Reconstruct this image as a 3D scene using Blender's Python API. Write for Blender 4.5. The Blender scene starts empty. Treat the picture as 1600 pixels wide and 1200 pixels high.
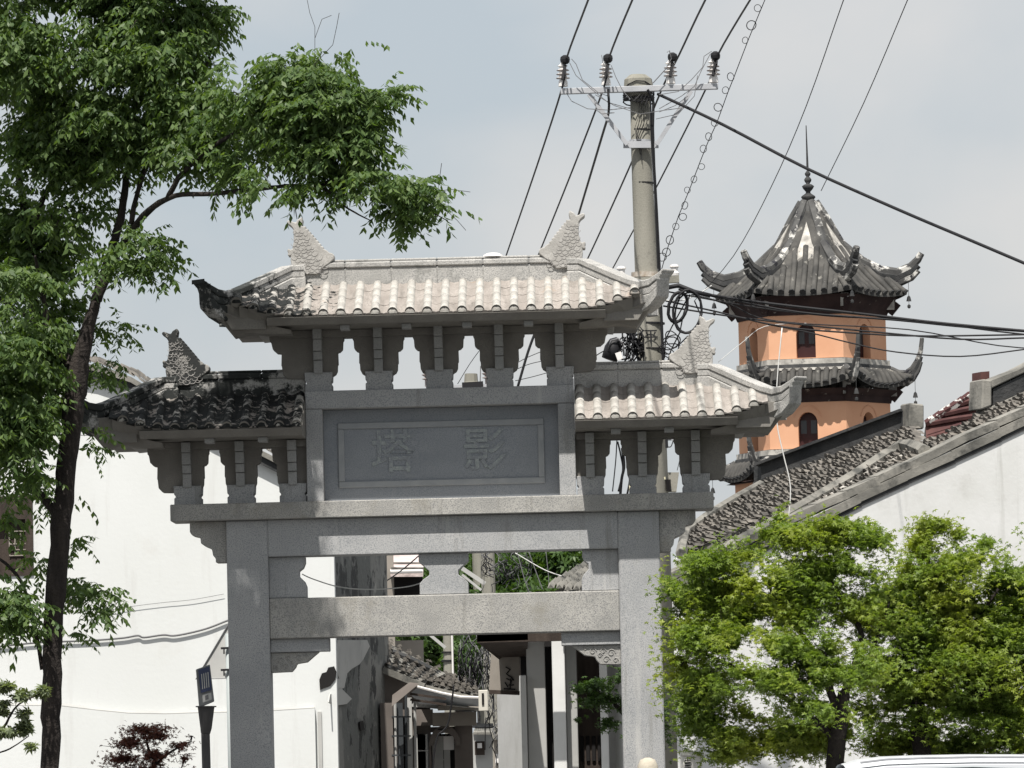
import bpy, math, random
import numpy as np
from mathutils import Vector, Matrix
R = math.radians
random.seed(7); rng = np.random.default_rng(7)
S = bpy.context.scene
COL = S.collection

# ------------------------------------------------------------------ camera
FPX = 8100.0
PITCH = math.atan(560/FPX); ROLL = R(1.35)
EYE = Vector((0, 0, 1.6))
W0 = Vector((0, math.cos(PITCH), math.sin(PITCH)))
U0 = Vector((0, -math.sin(PITCH), math.cos(PITCH)))
CR = Vector((1, 0, 0))*math.cos(ROLL) - U0*math.sin(ROLL)
CU = U0*math.cos(ROLL) + Vector((1, 0, 0))*math.sin(ROLL)
cam = bpy.data.objects.new('camera', bpy.data.cameras.new('camera')); COL.objects.link(cam)
cam.matrix_world = Matrix(((CR.x, CU.x, -W0.x, EYE.x), (CR.y, CU.y, -W0.y, EYE.y), (CR.z, CU.z, -W0.z, EYE.z), (0, 0, 0, 1)))
cam.data.sensor_width = 36; cam.data.lens = 36*FPX/1600
cam.data.clip_start = 0.5; cam.data.clip_end = 5000
S.camera = cam

# ------------------------------------------------------------------ light
SUN_EL, SUN_AZ = 62.0, 11.0          # azimuth measured left of the camera's back
sd = Vector((-math.sin(R(SUN_AZ))*math.cos(R(SUN_EL)), -math.cos(R(SUN_AZ))*math.cos(R(SUN_EL)), math.sin(R(SUN_EL))))
sl = bpy.data.lights.new('sun', 'SUN'); sl.energy = 5.0; sl.angle = R(0.55); sl.color = (1, 0.955, 0.89)
sun = bpy.data.objects.new('sun', sl); COL.objects.link(sun)
sun.rotation_euler = sd.to_track_quat('Z', 'Y').to_euler()
S.view_settings.view_transform = 'Standard'; S.view_settings.look = 'None'
S.view_settings.exposure = 0.46; S.view_settings.gamma = 1.0; S.view_settings.use_curve_mapping = False

wd = bpy.data.worlds.new('World'); S.world = wd; wd.use_nodes = True
nt = wd.node_tree; nt.nodes.clear()
def N(t, **kw):
    n = nt.nodes.new(t)
    for k, v in kw.items(): setattr(n, k, v)
    return n
out = N('ShaderNodeOutputWorld'); bg = N('ShaderNodeBackground'); bg.inputs[1].default_value = 0.094
sky = N('ShaderNodeTexSky'); sky.sky_type = 'NISHITA'; sky.sun_disc = False
sky.sun_elevation = R(SUN_EL); sky.sun_rotation = R(180+SUN_AZ); sky.dust_density = 3.0; sky.air_density = 1.0
tc = N('ShaderNodeTexCoord')
mp = N('ShaderNodeMapping'); mp.inputs['Scale'].default_value = (1, 1, 1.5); mp.inputs['Location'].default_value = (3.13, 0.4, 0.77)
n1 = N('ShaderNodeTexNoise'); n1.inputs['Scale'].default_value = 11; n1.inputs['Detail'].default_value = 5; n1.inputs['Roughness'].default_value = 0.5; n1.inputs['Distortion'].default_value = .25
n2 = N('ShaderNodeTexNoise'); n2.inputs['Scale'].default_value = 5.5; n2.inputs['Detail'].default_value = 3
cr1 = N('ShaderNodeValToRGB'); cr1.color_ramp.elements[0].position = .40; cr1.color_ramp.elements[1].position = .60
cr1.color_ramp.elements[0].color = (4.25, 4.7, 5.05, 1); cr1.color_ramp.elements[1].color = (5.75, 5.68, 5.6, 1)
mx = N('ShaderNodeMix', data_type='RGBA'); mx.inputs[0].default_value = 0.85
ad = N('ShaderNodeMath', operation='ADD'); ml = N('ShaderNodeMath', operation='MULTIPLY'); ml.inputs[1].default_value = .5
L = nt.links.new
L(tc.outputs['Generated'], mp.inputs[0]); L(mp.outputs[0], n1.inputs[0]); L(mp.outputs[0], n2.inputs[0])
L(n1.outputs[0], ad.inputs[0]); L(n2.outputs[0], ad.inputs[1]); L(ad.outputs[0], ml.inputs[0]); L(ml.outputs[0], cr1.inputs[0])
L(sky.outputs[0], mx.inputs[6]); L(cr1.outputs[0], mx.inputs[7]); L(mx.outputs[2], bg.inputs[0]); L(bg.outputs[0], out.inputs[0])

# ------------------------------------------------------------------ helpers
def ray(px, py): return W0 + CR*((px-800)/FPX) + CU*((600-py)/FPX)
def P(px, py, Y):
    d = ray(px, py); return EYE + d*(Y/d.y)
def onplane(px, py, p0, n):
    d = ray(px, py); return EYE + d*((Vector(p0)-EYE).dot(n)/d.dot(n))

MATS = {}
def mat(name, c, c2=None, scale=4, detail=4, rough=.85, bump=0, bscale=60, speck=None, sscale=300, stain=None, metallic=0, lo=.35, hi=.65, stretch=None, bdist=.01):
    """noise-mixed two colour material, optional fine speckle, a dark stain and bump"""
    if name in MATS: return MATS[name]
    m = bpy.data.materials.new(name); m.use_nodes = True; t = m.node_tree; nn = t.nodes; lk = t.links.new
    b = nn['Principled BSDF']; b.inputs['Roughness'].default_value = rough; b.inputs['Metallic'].default_value = metallic
    b.inputs['Specular IOR Level'].default_value = .3
    g = nn.new('ShaderNodeNewGeometry'); pos = g.outputs['Position']
    if stretch:
        mpn = nn.new('ShaderNodeMapping'); mpn.inputs['Scale'].default_value = stretch; lk(pos, mpn.inputs[0]); pos2 = mpn.outputs[0]
    else: pos2 = pos
    def noise(sc, dt=4, p=pos2, ro=.55):
        n = nn.new('ShaderNodeTexNoise'); n.inputs['Scale'].default_value = sc; n.inputs['Detail'].default_value = dt; n.inputs['Roughness'].default_value = ro
        lk(p, n.inputs['Vector']); return n.outputs[0]
    def ramp(v, lo, hi):
        r = nn.new('ShaderNodeMapRange'); r.inputs[1].default_value = lo; r.inputs[2].default_value = hi; lk(v, r.inputs[0]); return r.outputs[0]
    def mixc(f, a, bb):
        x = nn.new('ShaderNodeMix'); x.data_type = 'RGBA'
        if hasattr(f, 'links'): lk(f, x.inputs[0])
        else: x.inputs[0].default_value = f
        for i, q in ((6, a), (7, bb)):
            if hasattr(q, 'links'): lk(q, x.inputs[i])
            else: x.inputs[i].default_value = (*q, 1)
        return x.outputs[2]
    colr = c
    if c2 is not None: colr = mixc(ramp(noise(scale, detail), lo, hi), c, c2)
    if speck is not None:
        colr = mixc(ramp(noise(sscale, 2, pos, .7), .48, .62), colr, speck)
    if stain is not None:
        for st in stain:      # (colour, scale, lo, hi, xmask or None, [vertical streaks])
            sp_ = pos
            if len(st) > 5:
                mv = nn.new('ShaderNodeMapping'); mv.inputs['Scale'].default_value = (1, .25, .09); lk(pos, mv.inputs[0]); sp_ = mv.outputs[0]
            f = ramp(noise(st[1], 6, sp_, .68), st[2], st[3])
            if st[4] is not None:
                sx = nn.new('ShaderNodeSeparateXYZ'); lk(pos, sx.inputs[0])
                mk = ramp(sx.outputs[0], st[4][0], st[4][1])
                # the mask moves the threshold of the stain, so its border stays ragged
                a = nn.new('ShaderNodeMath'); a.operation = 'ADD'; lk(noise(st[1], 6, pos, .68), a.inputs[0])
                s2 = nn.new('ShaderNodeMath'); s2.operation = 'MULTIPLY'; s2.inputs[1].default_value = st[4][2]; lk(mk, s2.inputs[0]); lk(s2.outputs[0], a.inputs[1])
                f = ramp(a.outputs[0], st[2], st[3])
            colr = mixc(f, colr, st[0])
    if hasattr(colr, 'links'): lk(colr, b.inputs['Base Color'])
    else: b.inputs['Base Color'].default_value = (*colr, 1)
    if bump:
        bp = nn.new('ShaderNodeBump'); bp.inputs['Strength'].default_value = bump; bp.inputs['Distance'].default_value = bdist
        lk(noise(bscale, 4, pos), bp.inputs['Height']); lk(bp.outputs[0], b.inputs['Normal'])
    MATS[name] = m; return m

def leafmat(name, c, c2, trans=.35, warm=None):
    m = bpy.data.materials.new(name); m.use_nodes = True; t = m.node_tree; nn = t.nodes; lk = t.links.new
    nn.remove(nn['Principled BSDF']); o = nn['Material Output']
    g = nn.new('ShaderNodeNewGeometry'); x = nn.new('ShaderNodeMix'); x.data_type = 'RGBA'
    x.inputs[6].default_value = (*c, 1); x.inputs[7].default_value = (*c2, 1); lk(g.outputs['Random Per Island'], x.inputs[0])
    col = x.outputs[2]
    if warm:
        no = nn.new('ShaderNodeTexNoise'); no.inputs['Scale'].default_value = 1.6; no.inputs['Detail'].default_value = 3; lk(g.outputs['Position'], no.inputs[0])
        mr = nn.new('ShaderNodeMapRange'); mr.inputs[1].default_value = .45; mr.inputs[2].default_value = .68; lk(no.outputs[0], mr.inputs[0])
        y = nn.new('ShaderNodeMix'); y.data_type = 'RGBA'; lk(mr.outputs[0], y.inputs[0]); lk(col, y.inputs[6]); y.inputs[7].default_value = (*warm, 1); col = y.outputs[2]
    d = nn.new('ShaderNodeBsdfPrincipled'); d.inputs['Roughness'].default_value = .5; d.inputs['Specular IOR Level'].default_value = .35
    tr = nn.new('ShaderNodeBsdfTranslucent'); ms = nn.new('ShaderNodeMixShader'); ms.inputs[0].default_value = trans
    br = nn.new('ShaderNodeMix'); br.data_type = 'RGBA'; br.blend_type = 'MULTIPLY'; br.inputs[0].default_value = 1; lk(col, br.inputs[6]); br.inputs[7].default_value = (1.5, 1.6, .5, 1)
    lk(col, d.inputs['Base Color']); lk(br.outputs[2], tr.inputs[0]); lk(d.outputs[0], ms.inputs[1]); lk(tr.outputs[0], ms.inputs[2]); lk(ms.outputs[0], o.inputs[0])
    return m

class MB:
    def __init__(s): s.v = []; s.f = []
    def add(s, vs, fs):
        o = len(s.v); s.v += [tuple(v) for v in vs]; s.f += [tuple(i+o for i in f) for f in fs]; return s
    def box(s, x0, x1, y0, y1, z0, z1):
        return s.add([(x0,y0,z0),(x1,y0,z0),(x1,y1,z0),(x0,y1,z0),(x0,y0,z1),(x1,y0,z1),(x1,y1,z1),(x0,y1,z1)],
                     [(0,3,2,1),(4,5,6,7),(0,1,5,4),(1,2,6,5),(2,3,7,6),(3,0,4,7)])
    def prism(s, pts, y0, y1):          # pts: (x, z) outline, extruded along y
        a = sum(pts[i][0]*pts[(i+1)%len(pts)][1]-pts[(i+1)%len(pts)][0]*pts[i][1] for i in range(len(pts)))
        if a < 0: pts = pts[::-1]
        n = len(pts)
        return s.add([(x, y0, z) for x, z in pts]+[(x, y1, z) for x, z in pts],
                     [tuple(range(n)), tuple(range(2*n-1, n-1, -1))]+[(i, n+i, n+(i+1)%n, (i+1)%n)[::-1][::-1] for i in range(n)])
    def slab(s, pts, off):              # polygon of 3D points with thickness vector
        off = Vector(off); n = len(pts)
        return s.add([Vector(p) for p in pts]+[Vector(p)+off for p in pts],
                     [tuple(range(n)), tuple(range(2*n-1, n-1, -1))]+[(i, n+i, n+(i+1)%n, (i+1)%n) for i in range(n)])
    def tube(s, pts, r, n=6, cap=True):
        pts = [Vector(p) for p in pts]; m = len(pts)
        rs = r if hasattr(r, '__len__') else [r]*m
        o = len(s.v); prev = None
        for i, p in enumerate(pts):
            t = (pts[min(i+1, m-1)]-pts[max(i-1, 0)]).normalized()
            if prev is None: a = t.orthogonal().normalized()
            else: a = (prev - t*prev.dot(t)).normalized()
            prev = a; b = t.cross(a)
            for k in range(n):
                q = 2*math.pi*k/n; s.v.append(tuple(p+(a*math.cos(q)+b*math.sin(q))*rs[i]))
        for i in range(m-1):
            for k in range(n):
                s.f.append((o+i*n+k, o+i*n+(k+1)%n, o+(i+1)*n+(k+1)%n, o+(i+1)*n+k))
        if cap: s.f.append(tuple(o+k for k in range(n))[::-1]); s.f.append(tuple(o+(m-1)*n+k for k in range(n)))
        return s
    def lathe(s, c, prof, n=12):        # prof: (r, z) bottom to top
        o = len(s.v); c = Vector(c)
        for r_, z in prof:
            for k in range(n):
                q = 2*math.pi*k/n; s.v.append((c.x+r_*math.cos(q), c.y+r_*math.sin(q), c.z+z))
        for i in range(len(prof)-1):
            for k in range(n): s.f.append((o+i*n+k, o+i*n+(k+1)%n, o+(i+1)*n+(k+1)%n, o+(i+1)*n+k))
        s.f.append(tuple(o+k for k in range(n))[::-1]); s.f.append(tuple(o+(len(prof)-1)*n+k for k in range(n)))
        return s
    def bar(s, a, b, w, h=None):        # rectangular bar from a to b
        h = h or w; a = Vector(a); b = Vector(b); t = (b-a).normalized()
        up = Vector((0,0,1)) if abs(t.z) < .9 else Vector((0,1,0))
        x = t.cross(up).normalized()*w/2; y = x.cross(t).normalized()*h/2
        vs = [a-x-y, a+x-y, a+x+y, a-x+y, b-x-y, b+x-y, b+x+y, b-x+y]
        return s.add(vs, [(0,3,2,1),(4,5,6,7),(0,1,5,4),(1,2,6,5),(2,3,7,6),(3,0,4,7)])
    def mesh(s, name, smooth=False, org=(0,0,0)):
        me = bpy.data.meshes.new(name)
        o = Vector(org); me.from_pydata([(v[0]-o.x, v[1]-o.y, v[2]-o.z) for v in s.v], [], s.f)
        if smooth: me.polygons.foreach_set('use_smooth', [True]*len(me.polygons))
        return me

def shear_in(mb, zref, k=.62):       # faces lean inwards below zref, as eave faces do
    mb.v = [(a, b+max(0, zref-c)*k*(1 if b < 0 else -1), c) for a, b, c in mb.v]; return mb
def bevel(o, w=.006, seg=1):
    b = o.modifiers.new('bevel', 'BEVEL'); b.width = w; b.segments = seg; b.limit_method = 'ANGLE'; b.angle_limit = R(35); return o
def props(o, label=None, cat=None, group=None, kind=None):
    if label: o['label'] = label
    if cat: o['category'] = cat
    if group: o['group'] = group
    if kind: o['kind'] = kind
    return o
def empty(name, loc, label, cat, group=None, rz=0):
    o = bpy.data.objects.new(name, None); COL.objects.link(o); o.location = loc; o.rotation_euler = (0, 0, rz)
    o.empty_display_size = .1
    return props(o, label, cat, group)
def rootof(o):
    while o.parent: o = o.parent
    return o
def part(name, mb, m, parent, smooth=False, local=False, label=None, kind=None, bv=0):
    """mesh part; coordinates are world ones unless local"""
    org = (0, 0, 0) if local else rootof(parent).location
    o = bpy.data.objects.new(name, mb.mesh(name, smooth, org)); COL.objects.link(o); o.parent = parent
    o.data.materials.append(m); props(o, label, None, None, kind)
    if bv: bevel(o, bv)
    return o
def solo(name, mb, m, label=None, cat=None, group=None, kind=None, smooth=False, org=None, bv=0):
    org = org if org is not None else Vector(mb.v[0])
    o = bpy.data.objects.new(name, mb.mesh(name, smooth, org)); COL.objects.link(o); o.location = org
    o.data.materials.append(m); props(o, label, cat, group, kind)
    if bv: bevel(o, bv)
    return o
def shared(name, me, parent, loc, mtx=None):
    o = bpy.data.objects.new(name, me); COL.objects.link(o); o.parent = parent
    if mtx is not None: o.matrix_local = mtx
    else: o.location = loc
    return o

# ------------------------------------------------------------------ materials
M_granite = mat('granite', (.30,.295,.28), (.40,.39,.365), 3, rough=.9, bump=.35, bscale=90, speck=(.20,.20,.20), sscale=95,
                stain=[((.24,.225,.19), 2.2, .55, .75, None), ((.21,.205,.19), 7, .58, .75, None, 1)])
M_granite2 = mat('granite_grey', (.33,.335,.34), (.40,.40,.40), 2, rough=.9, bump=.3, bscale=90, speck=(.23,.24,.25), sscale=95,
                 stain=[((.25,.25,.24), 1.3, .58, .8, None), ((.22,.22,.21), 7, .57, .75, None, 1), ((.46,.455,.44), 5, .62, .8, None, 1)])
MOSS = ((.012,.014,.014), 7, .60, .66)
M_tile = mat('carved_stone_tile', (.36,.35,.322), (.47,.458,.425), 9, rough=.9, bump=.3, bscale=60, speck=(.33,.31,.29), sscale=45,
             stain=[((.35,.24,.15), 1.9, .62, .80, None), ((.016,.018,.018), 9, .755, .80, (-1.2,-2.2,.34))])
M_pan = mat('carved_pan', (.235,.21,.19), (.335,.305,.28), 7, rough=.9, bump=.4, bscale=60, speck=(.24,.22,.20), sscale=40, stretch=(1,.3,.3),
            stain=[((.17,.155,.14), 9, .50, .70, None, 1), ((.30,.20,.13), 1.9, .62, .80, None), ((.016,.018,.018), 9, .755, .80, (-1.2,-2.2,.34))])
M_ridge = mat('ridge_stone', (.34,.335,.32), (.45,.44,.42), 4, rough=.9, bump=.4, bscale=70, speck=(.24,.24,.235), sscale=85,
              stain=[((.03,.033,.032), 6, .74, .82, (-1.75,-2.5,.34)), ((.19,.19,.18), 5, .56, .75, None)])
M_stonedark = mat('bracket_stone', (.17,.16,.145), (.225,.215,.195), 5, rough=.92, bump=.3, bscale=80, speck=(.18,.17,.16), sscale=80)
M_strip = mat('strip_stone', (.27,.275,.27), (.33,.33,.325), 5, rough=.92, bump=.3, bscale=80, speck=(.25,.25,.25), sscale=80)
M_panel = mat('slate_panel', (.24,.255,.275), (.28,.295,.315), 4, rough=.75, bump=.25, bscale=120, speck=(.19,.21,.24), sscale=110, stretch=(.35,1,1))
M_carve = mat('faded_lettering', (.26,.29,.295), (.33,.355,.355), 25, rough=.85, bump=.3, bscale=100, stain=[((.24,.255,.275), 22, .45, .54, None)])
M_fish = mat('carved_fish', (.30,.292,.275), (.43,.42,.40), 8, rough=.9, bump=.45, bscale=45, speck=(.34,.33,.31), sscale=60, bdist=.008,
             stain=[((.03,.032,.032), 8, .74, .82, (-2.45,-3.0,.36))])
M_fishline = mat('scale_outline', (.26,.25,.24), (.36,.35,.335), 20, rough=.95)  # darker tone drawn along the scale outlines
M_white = mat('white_plaster', (.64,.655,.65), (.60,.615,.605), .8, rough=.95, bump=.15, bscale=20, stain=[((.56,.56,.54), 1.1, .60, .82, None), ((.50,.50,.485), 4, .56, .80, None, 1)], stretch=(1,1,.5))
M_whiteR = mat('weathered_plaster', (.65,.655,.65), (.57,.575,.56), 1.4, rough=.95, bump=.2, bscale=20, stain=[((.50,.50,.48), 1.9, .58, .75, None), ((.42,.42,.40), 5, .58, .80, None, 1)])
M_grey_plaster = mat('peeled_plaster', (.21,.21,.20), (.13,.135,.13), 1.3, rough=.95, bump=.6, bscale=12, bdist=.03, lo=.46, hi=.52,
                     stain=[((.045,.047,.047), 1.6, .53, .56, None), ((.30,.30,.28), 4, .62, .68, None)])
M_black = mat('black_tile', (.022,.024,.026), (.05,.05,.05), 3, rough=.8, bump=.5, bscale=20, bdist=.03)
M_rooftile = mat('grey_roof_tile', (.085,.08,.073), (.19,.175,.155), 5, rough=.92, bump=.5, bscale=35, lo=.4, hi=.62, stain=[((.06,.055,.05), 9, .55, .68, None)])
M_mortar = mat('lichen_mortar', (.13,.127,.115), (.25,.24,.215), 2.2, rough=.95, bump=.6, bscale=25, stain=[((.07,.07,.065), 2.6, .50, .64, None)])
M_redtile = mat('red_roof_tile', (.055,.022,.022), (.10,.045,.04), 3, rough=.8, bump=.4, bscale=20, stain=[((.30,.25,.24), 9, .66, .74, None)])
M_concrete = mat('pole_concrete', (.20,.195,.165), (.27,.26,.225), 3, rough=.9, bump=.3, bscale=50, stain=[((.12,.11,.10), 4, .6, .75, None)], stretch=(1,1,.25))
M_steel = mat('galvanised', (.36,.37,.39), (.43,.44,.46), 6, rough=.55, metallic=.15)
M_porc = mat('porcelain', (.72,.70,.68), rough=.25)
M_porcs = mat('brown_porcelain', (.30,.26,.25), rough=.3)
M_cable = mat('black_cable', (.012,.012,.014), rough=.6)
M_cableg = mat('grey_cable', (.13,.13,.135), rough=.7)
M_cablew = mat('white_cable', (.62,.62,.60), rough=.6)
M_bark = mat('dark_bark', (.016,.013,.012), (.038,.031,.027), 14, rough=.95, bump=.9, bscale=30, stretch=(1,1,.18), bdist=.03)
M_wood = mat('dark_wood', (.028,.02,.016), (.055,.042,.034), 8, rough=.8, bump=.4, bscale=40, stretch=(1,1,.2))
M_void = mat('dark_interior', (.012,.011,.011), rough=.9)
M_orange = mat('pagoda_plaster', (.59,.315,.19), (.64,.36,.225), .8, rough=.92, stain=[((.42,.22,.14), 1.2, .64, .8, None)])
M_prim = mat('pagoda_dark_timber', (.022,.012,.012), (.04,.024,.022), 2, rough=.85, stain=[((.25,.23,.20), 2.6, .63, .68, None)])
M_ptile = mat('pagoda_tile', (.035,.035,.034), (.085,.082,.076), 1.6, rough=.85, stain=[((.28,.27,.24), 2.6, .60, .72, None)])
M_pridge = mat('pagoda_ridge', (.05,.05,.05), (.10,.10,.097), 1.5, rough=.85, stain=[((.50,.49,.46), 1.6, .53, .60, None), ((.02,.02,.025), 2.5, .56, .62, None)])
M_plime = mat('pagoda_lime', (.50,.48,.44), (.24,.23,.21), 2.8, rough=.9, stain=[((.10,.10,.10), 3.2, .56, .66, None)])
M_pdoor = mat('pagoda_door', (.035,.012,.012), rough=.5)
M_glass = mat('dim_glass', (.05,.055,.06), rough=.15)
M_ground = mat('asphalt_ground', (.085,.085,.085), (.12,.118,.115), .7, rough=.95, bump=.3, bscale=12)
M_beige = mat('beige_render', (.22,.20,.175), (.28,.255,.225), 2, rough=.9)
M_grey_shade = mat('grey_and_shade_render', (.36,.36,.35), (.42,.42,.405), 1.5, rough=.9, stain=[((.24,.24,.23), 2.2, .6, .8, None)])  # plain grey, also used where shade is painted on white render
M_leafA = leafmat('tree_leaf', (.055,.10,.036), (.125,.185,.06), .40)
M_leafB = leafmat('maple_leaf', (.095,.15,.03), (.20,.275,.055), .40, (.28,.32,.06))
M_leafR = leafmat('red_maple_leaf', (.08,.025,.022), (.16,.06,.045), .25)
M_leafD = leafmat('far_leaf', (.035,.07,.02), (.075,.13,.035), .3)

# ------------------------------------------------------------------ ground
g = MB().box(-400, 400, -20, 900, -.5, 0)
solo('ground', g, M_ground, kind='structure', org=Vector((0, 0, 0)))
street = MB()
solo('street', MB().add([(-1.7, 50.6, .004), (1.0, 50.6, .004), (1.6, 140, .004), (-.6, 140, .004)], [(0, 1, 2, 3)]), mat('street_paving', (.15,.148,.145), (.21,.205,.20), 1.5, rough=.9, bump=.4, bscale=8), kind='structure', org=Vector((0, 50, 0)))

# ================================================================== the stone archway
GA = R(-0.6)
g0 = P(691, 790, 50.0); GO = Vector((g0.x, 50.21, 0))
gate = empty('stone_archway', GO, 'grey granite memorial archway with tiled roofs and carved name panel across the lane', 'archway', rz=GA)
gM = Matrix.Rotation(GA, 3, 'Z'); gI = gM.transposed()
eyeL = gI @ (EYE-GO)
def LP(px, py, yl=-.21):
    d = gI @ ray(px, py); t = (yl-eyeL.y)/d.y; q = eyeL+d*t; return (q.x, q.z)
def gp(name, mb, m, bv=.006, parent=None, **k): return part(name, mb, m, parent or gate, local=True, bv=bv, **k)
for s in (-1, 1):
    a, b = sorted((s*1.69, s*2.09))
    gp('column', MB().box(a, b, -.21, .21, 0, 3.80), M_granite2, .012)
gp('plinth_block', MB().box(-2.25, -1.55, -.36, .36, 0, .35), M_granite2, .02); gp('plinth_block', MB().box(1.55, 2.25, -.36, .36, 0, .35), M_granite2, .02)
gp('cross_beam', MB().box(-2.62, 2.62, -.30, .30, 3.802, 3.965), M_granite, .008)
gp('upper_lintel', MB().box(-1.69, 1.69, -.205, .20, 3.442, 3.80), M_granite2, .008)
gp('lower_lintel', MB().box(-1.69, 1.69, -.19, .19, 2.65, 3.04), M_granite, .01)
for s in (-1, 1):
    gp('corbel', MB().prism([(s*2.09, 3.80), (s*2.445, 3.80), (s*2.445, 3.70), (s*2.42, 3.665), (s*2.345, 3.645), (s*2.34, 3.59), (s*2.30, 3.56), (s*2.235, 3.53), (s*2.225, 3.47), (s*2.20, 3.44), (s*2.20, 3.40), (s*2.09, 3.40)], -.15, .15), M_granite, .006)
    gp('corner_block', MB().prism([(s*1.69, 3.44), (s*1.34, 3.44), (s*1.34, 3.38), (s*1.36, 3.33), (s*1.40, 3.30), (s*1.40, 3.25), (s*1.35, 3.20), (s*1.33, 3.15), (s*1.33, 3.043), (s*1.69, 3.043)], -.14, .14), M_granite2, .006)
    gp('carved_bracket', MB().box(min(s*1.69, s*1.12), max(s*1.69, s*1.12), -.13, .13, 2.52, 2.65), M_granite2, .006)
    gp('carved_bracket', MB().prism([(s*1.69, 2.518), (s*1.22, 2.518), (s*1.28, 2.47), (s*1.34, 2.42), (s*1.44, 2.405), (s*1.455, 2.37), (s*1.49, 2.33), (s*1.69, 2.325)], -.10, .10), M_granite, .006)
    # scroll relief on the brackets
    sc = MB()
    for cx_, cz_, rr in ((1.42, 2.46, .035), (1.52, 2.46, .03), (1.60, 2.44, .04), (1.55, 2.38, .035), (1.64, 2.37, .025), (1.35, 2.49, .02), (1.49, 2.42, .025)):
        sc.tube([(s*(cx_+rr*(1-t/14)*math.cos(t*.75)), -.102, cz_+rr*(1-t/14)*math.sin(t*.75)) for t in range(11)], .006, 5)
    gp('scroll_relief', sc, M_granite, 0)
gp('centre_block', MB().prism([(-.24, 3.44), (.24, 3.44), (.24, 3.36), (.14, 3.27), (.14, 3.23), (.20, 3.19), (.235, 3.15), (.235, 3.043), (-.235, 3.043), (-.235, 3.15), (-.20, 3.19), (-.14, 3.23), (-.14, 3.27), (-.24, 3.36)], -.14, .14), M_granite2)
for s in (-1, 1):
    a, b = sorted((s*1.14, s*1.30))
    gp('jamb', MB().box(a, b, -.20, .20, 3.967, 4.86), M_granite2, .006)
gp('head_beam', MB().box(-1.30, 1.30, -.21, .21, 4.862, 5.035), M_granite2, .006)
pn = gp('name_panel', MB().box(-1.14, 1.14, .0, .08, 3.967, 4.86), M_panel, .004)
# raised moulding and letter field
x0, x1, z0, z1 = -1.0, 1.0, 4.10, 4.73
fr = MB()
for (a, b, c, d) in ((x0, x1, z1-.06, z1), (x0, x1, z0, z0+.06), (x0, x0+.06, z0+.061, z1-.061), (x1-.06, x1, z0+.061, z1-.061)): fr.box(a, b, -.022, -.001, c, d)
gp('panel_moulding', fr, mat('panel_moulding', (.27,.285,.30), (.32,.33,.34), 5, rough=.8, bump=.3, bscale=100), .006, pn)
def text_mesh(ch, size, depth, m, parent, mtx, name='carved_character', boldness=0.0):
    cu = bpy.data.curves.new(name, 'FONT'); cu.body = ch; cu.size = size; cu.extrude = depth; cu.align_x = 'CENTER'; cu.align_y = 'CENTER'; cu.offset = boldness; cu.resolution_u = 3
    o = bpy.data.objects.new('tmp', cu); COL.objects.link(o)
    bpy.context.view_layer.update()
    me = bpy.data.meshes.new_from_object(o.evaluated_get(bpy.context.evaluated_depsgraph_get())); bpy.data.objects.remove(o)
    me.name = name; me.materials.clear(); me.materials.append(m)
    q = bpy.data.objects.new(name, me); COL.objects.link(q); q.parent = parent; q.matrix_local = mtx; return q
for ch, cx_ in (('塔', -.47), ('影', .42)):
    text_mesh(ch, .44, .006, M_carve, pn, Matrix.Translation((cx_, -.003, 4.415)) @ Matrix.Rotation(R(90), 4, 'X'), boldness=.004)

# ---- bracket clusters
def bracket(cx_, zb, out=0, kx=1.0):
    """cx: centre; zb: level the block stands on; out: -1/0/+1 wide outer wing side"""
    dou = [(-.13, 0), (.13, 0), (.13, .065), (.115, .075), (.118, .09), (.13, .10), (.135, .185), (-.135, .185), (-.13, .10), (-.118, .09), (-.115, .075), (-.13, .065)]
    gp('bracket_block', MB().prism([(cx_+a, zb+b) for a, b in dou], -.15, .15), M_granite2, .004)
    half = [(.12, .14), (.165, .17), (.18, .20), (.183, .26), (.19, .265), (.188, .38), (.21, .385), (.235, .41), (.24, .49), (.25, .50), (.25, .60)]
    wing = [(.14, .125), (.30, .13), (.345, .17), (.355, .25), (.36, .26), (.355, .38), (.40, .385), (.44, .42), (.455, .49), (.47, .50), (.47, .60)]
    r_ = wing if out > 0 else half; l_ = wing if out < 0 else half
    r_ = [(a*kx, b) for a, b in r_]; l_ = [(a*kx, b) for a, b in l_]
    pl = [(cx_+a, zb+b) for a, b in r_]+[(cx_-a, zb+b) for a, b in l_[::-1]]
    gp('bracket_arm', MB().prism(pl, -.10, .10), M_stonedark, .005)
    k = 0
    for (a, b, y) in ((.195, .30, .165), (.302, .385, .20), (.387, .50, .24), (.502, .60, .28)):
        gp('bracket_nose', MB().box(cx_-.042, cx_+.042, -y-.02, -.102, zb+a-(.0 if k else .025), zb+b-.002), M_strip, .004); k += 1
for i in range(5): bracket((-2+i)*.585, 5.035, (-1 if i == 0 else 1 if i == 4 else 0))
for s in (-1, 1):
    for i, cx_ in enumerate((1.44, 1.945, 2.46)): bracket(s*cx_, 3.965, (s if i == 2 else 0), .82)

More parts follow.
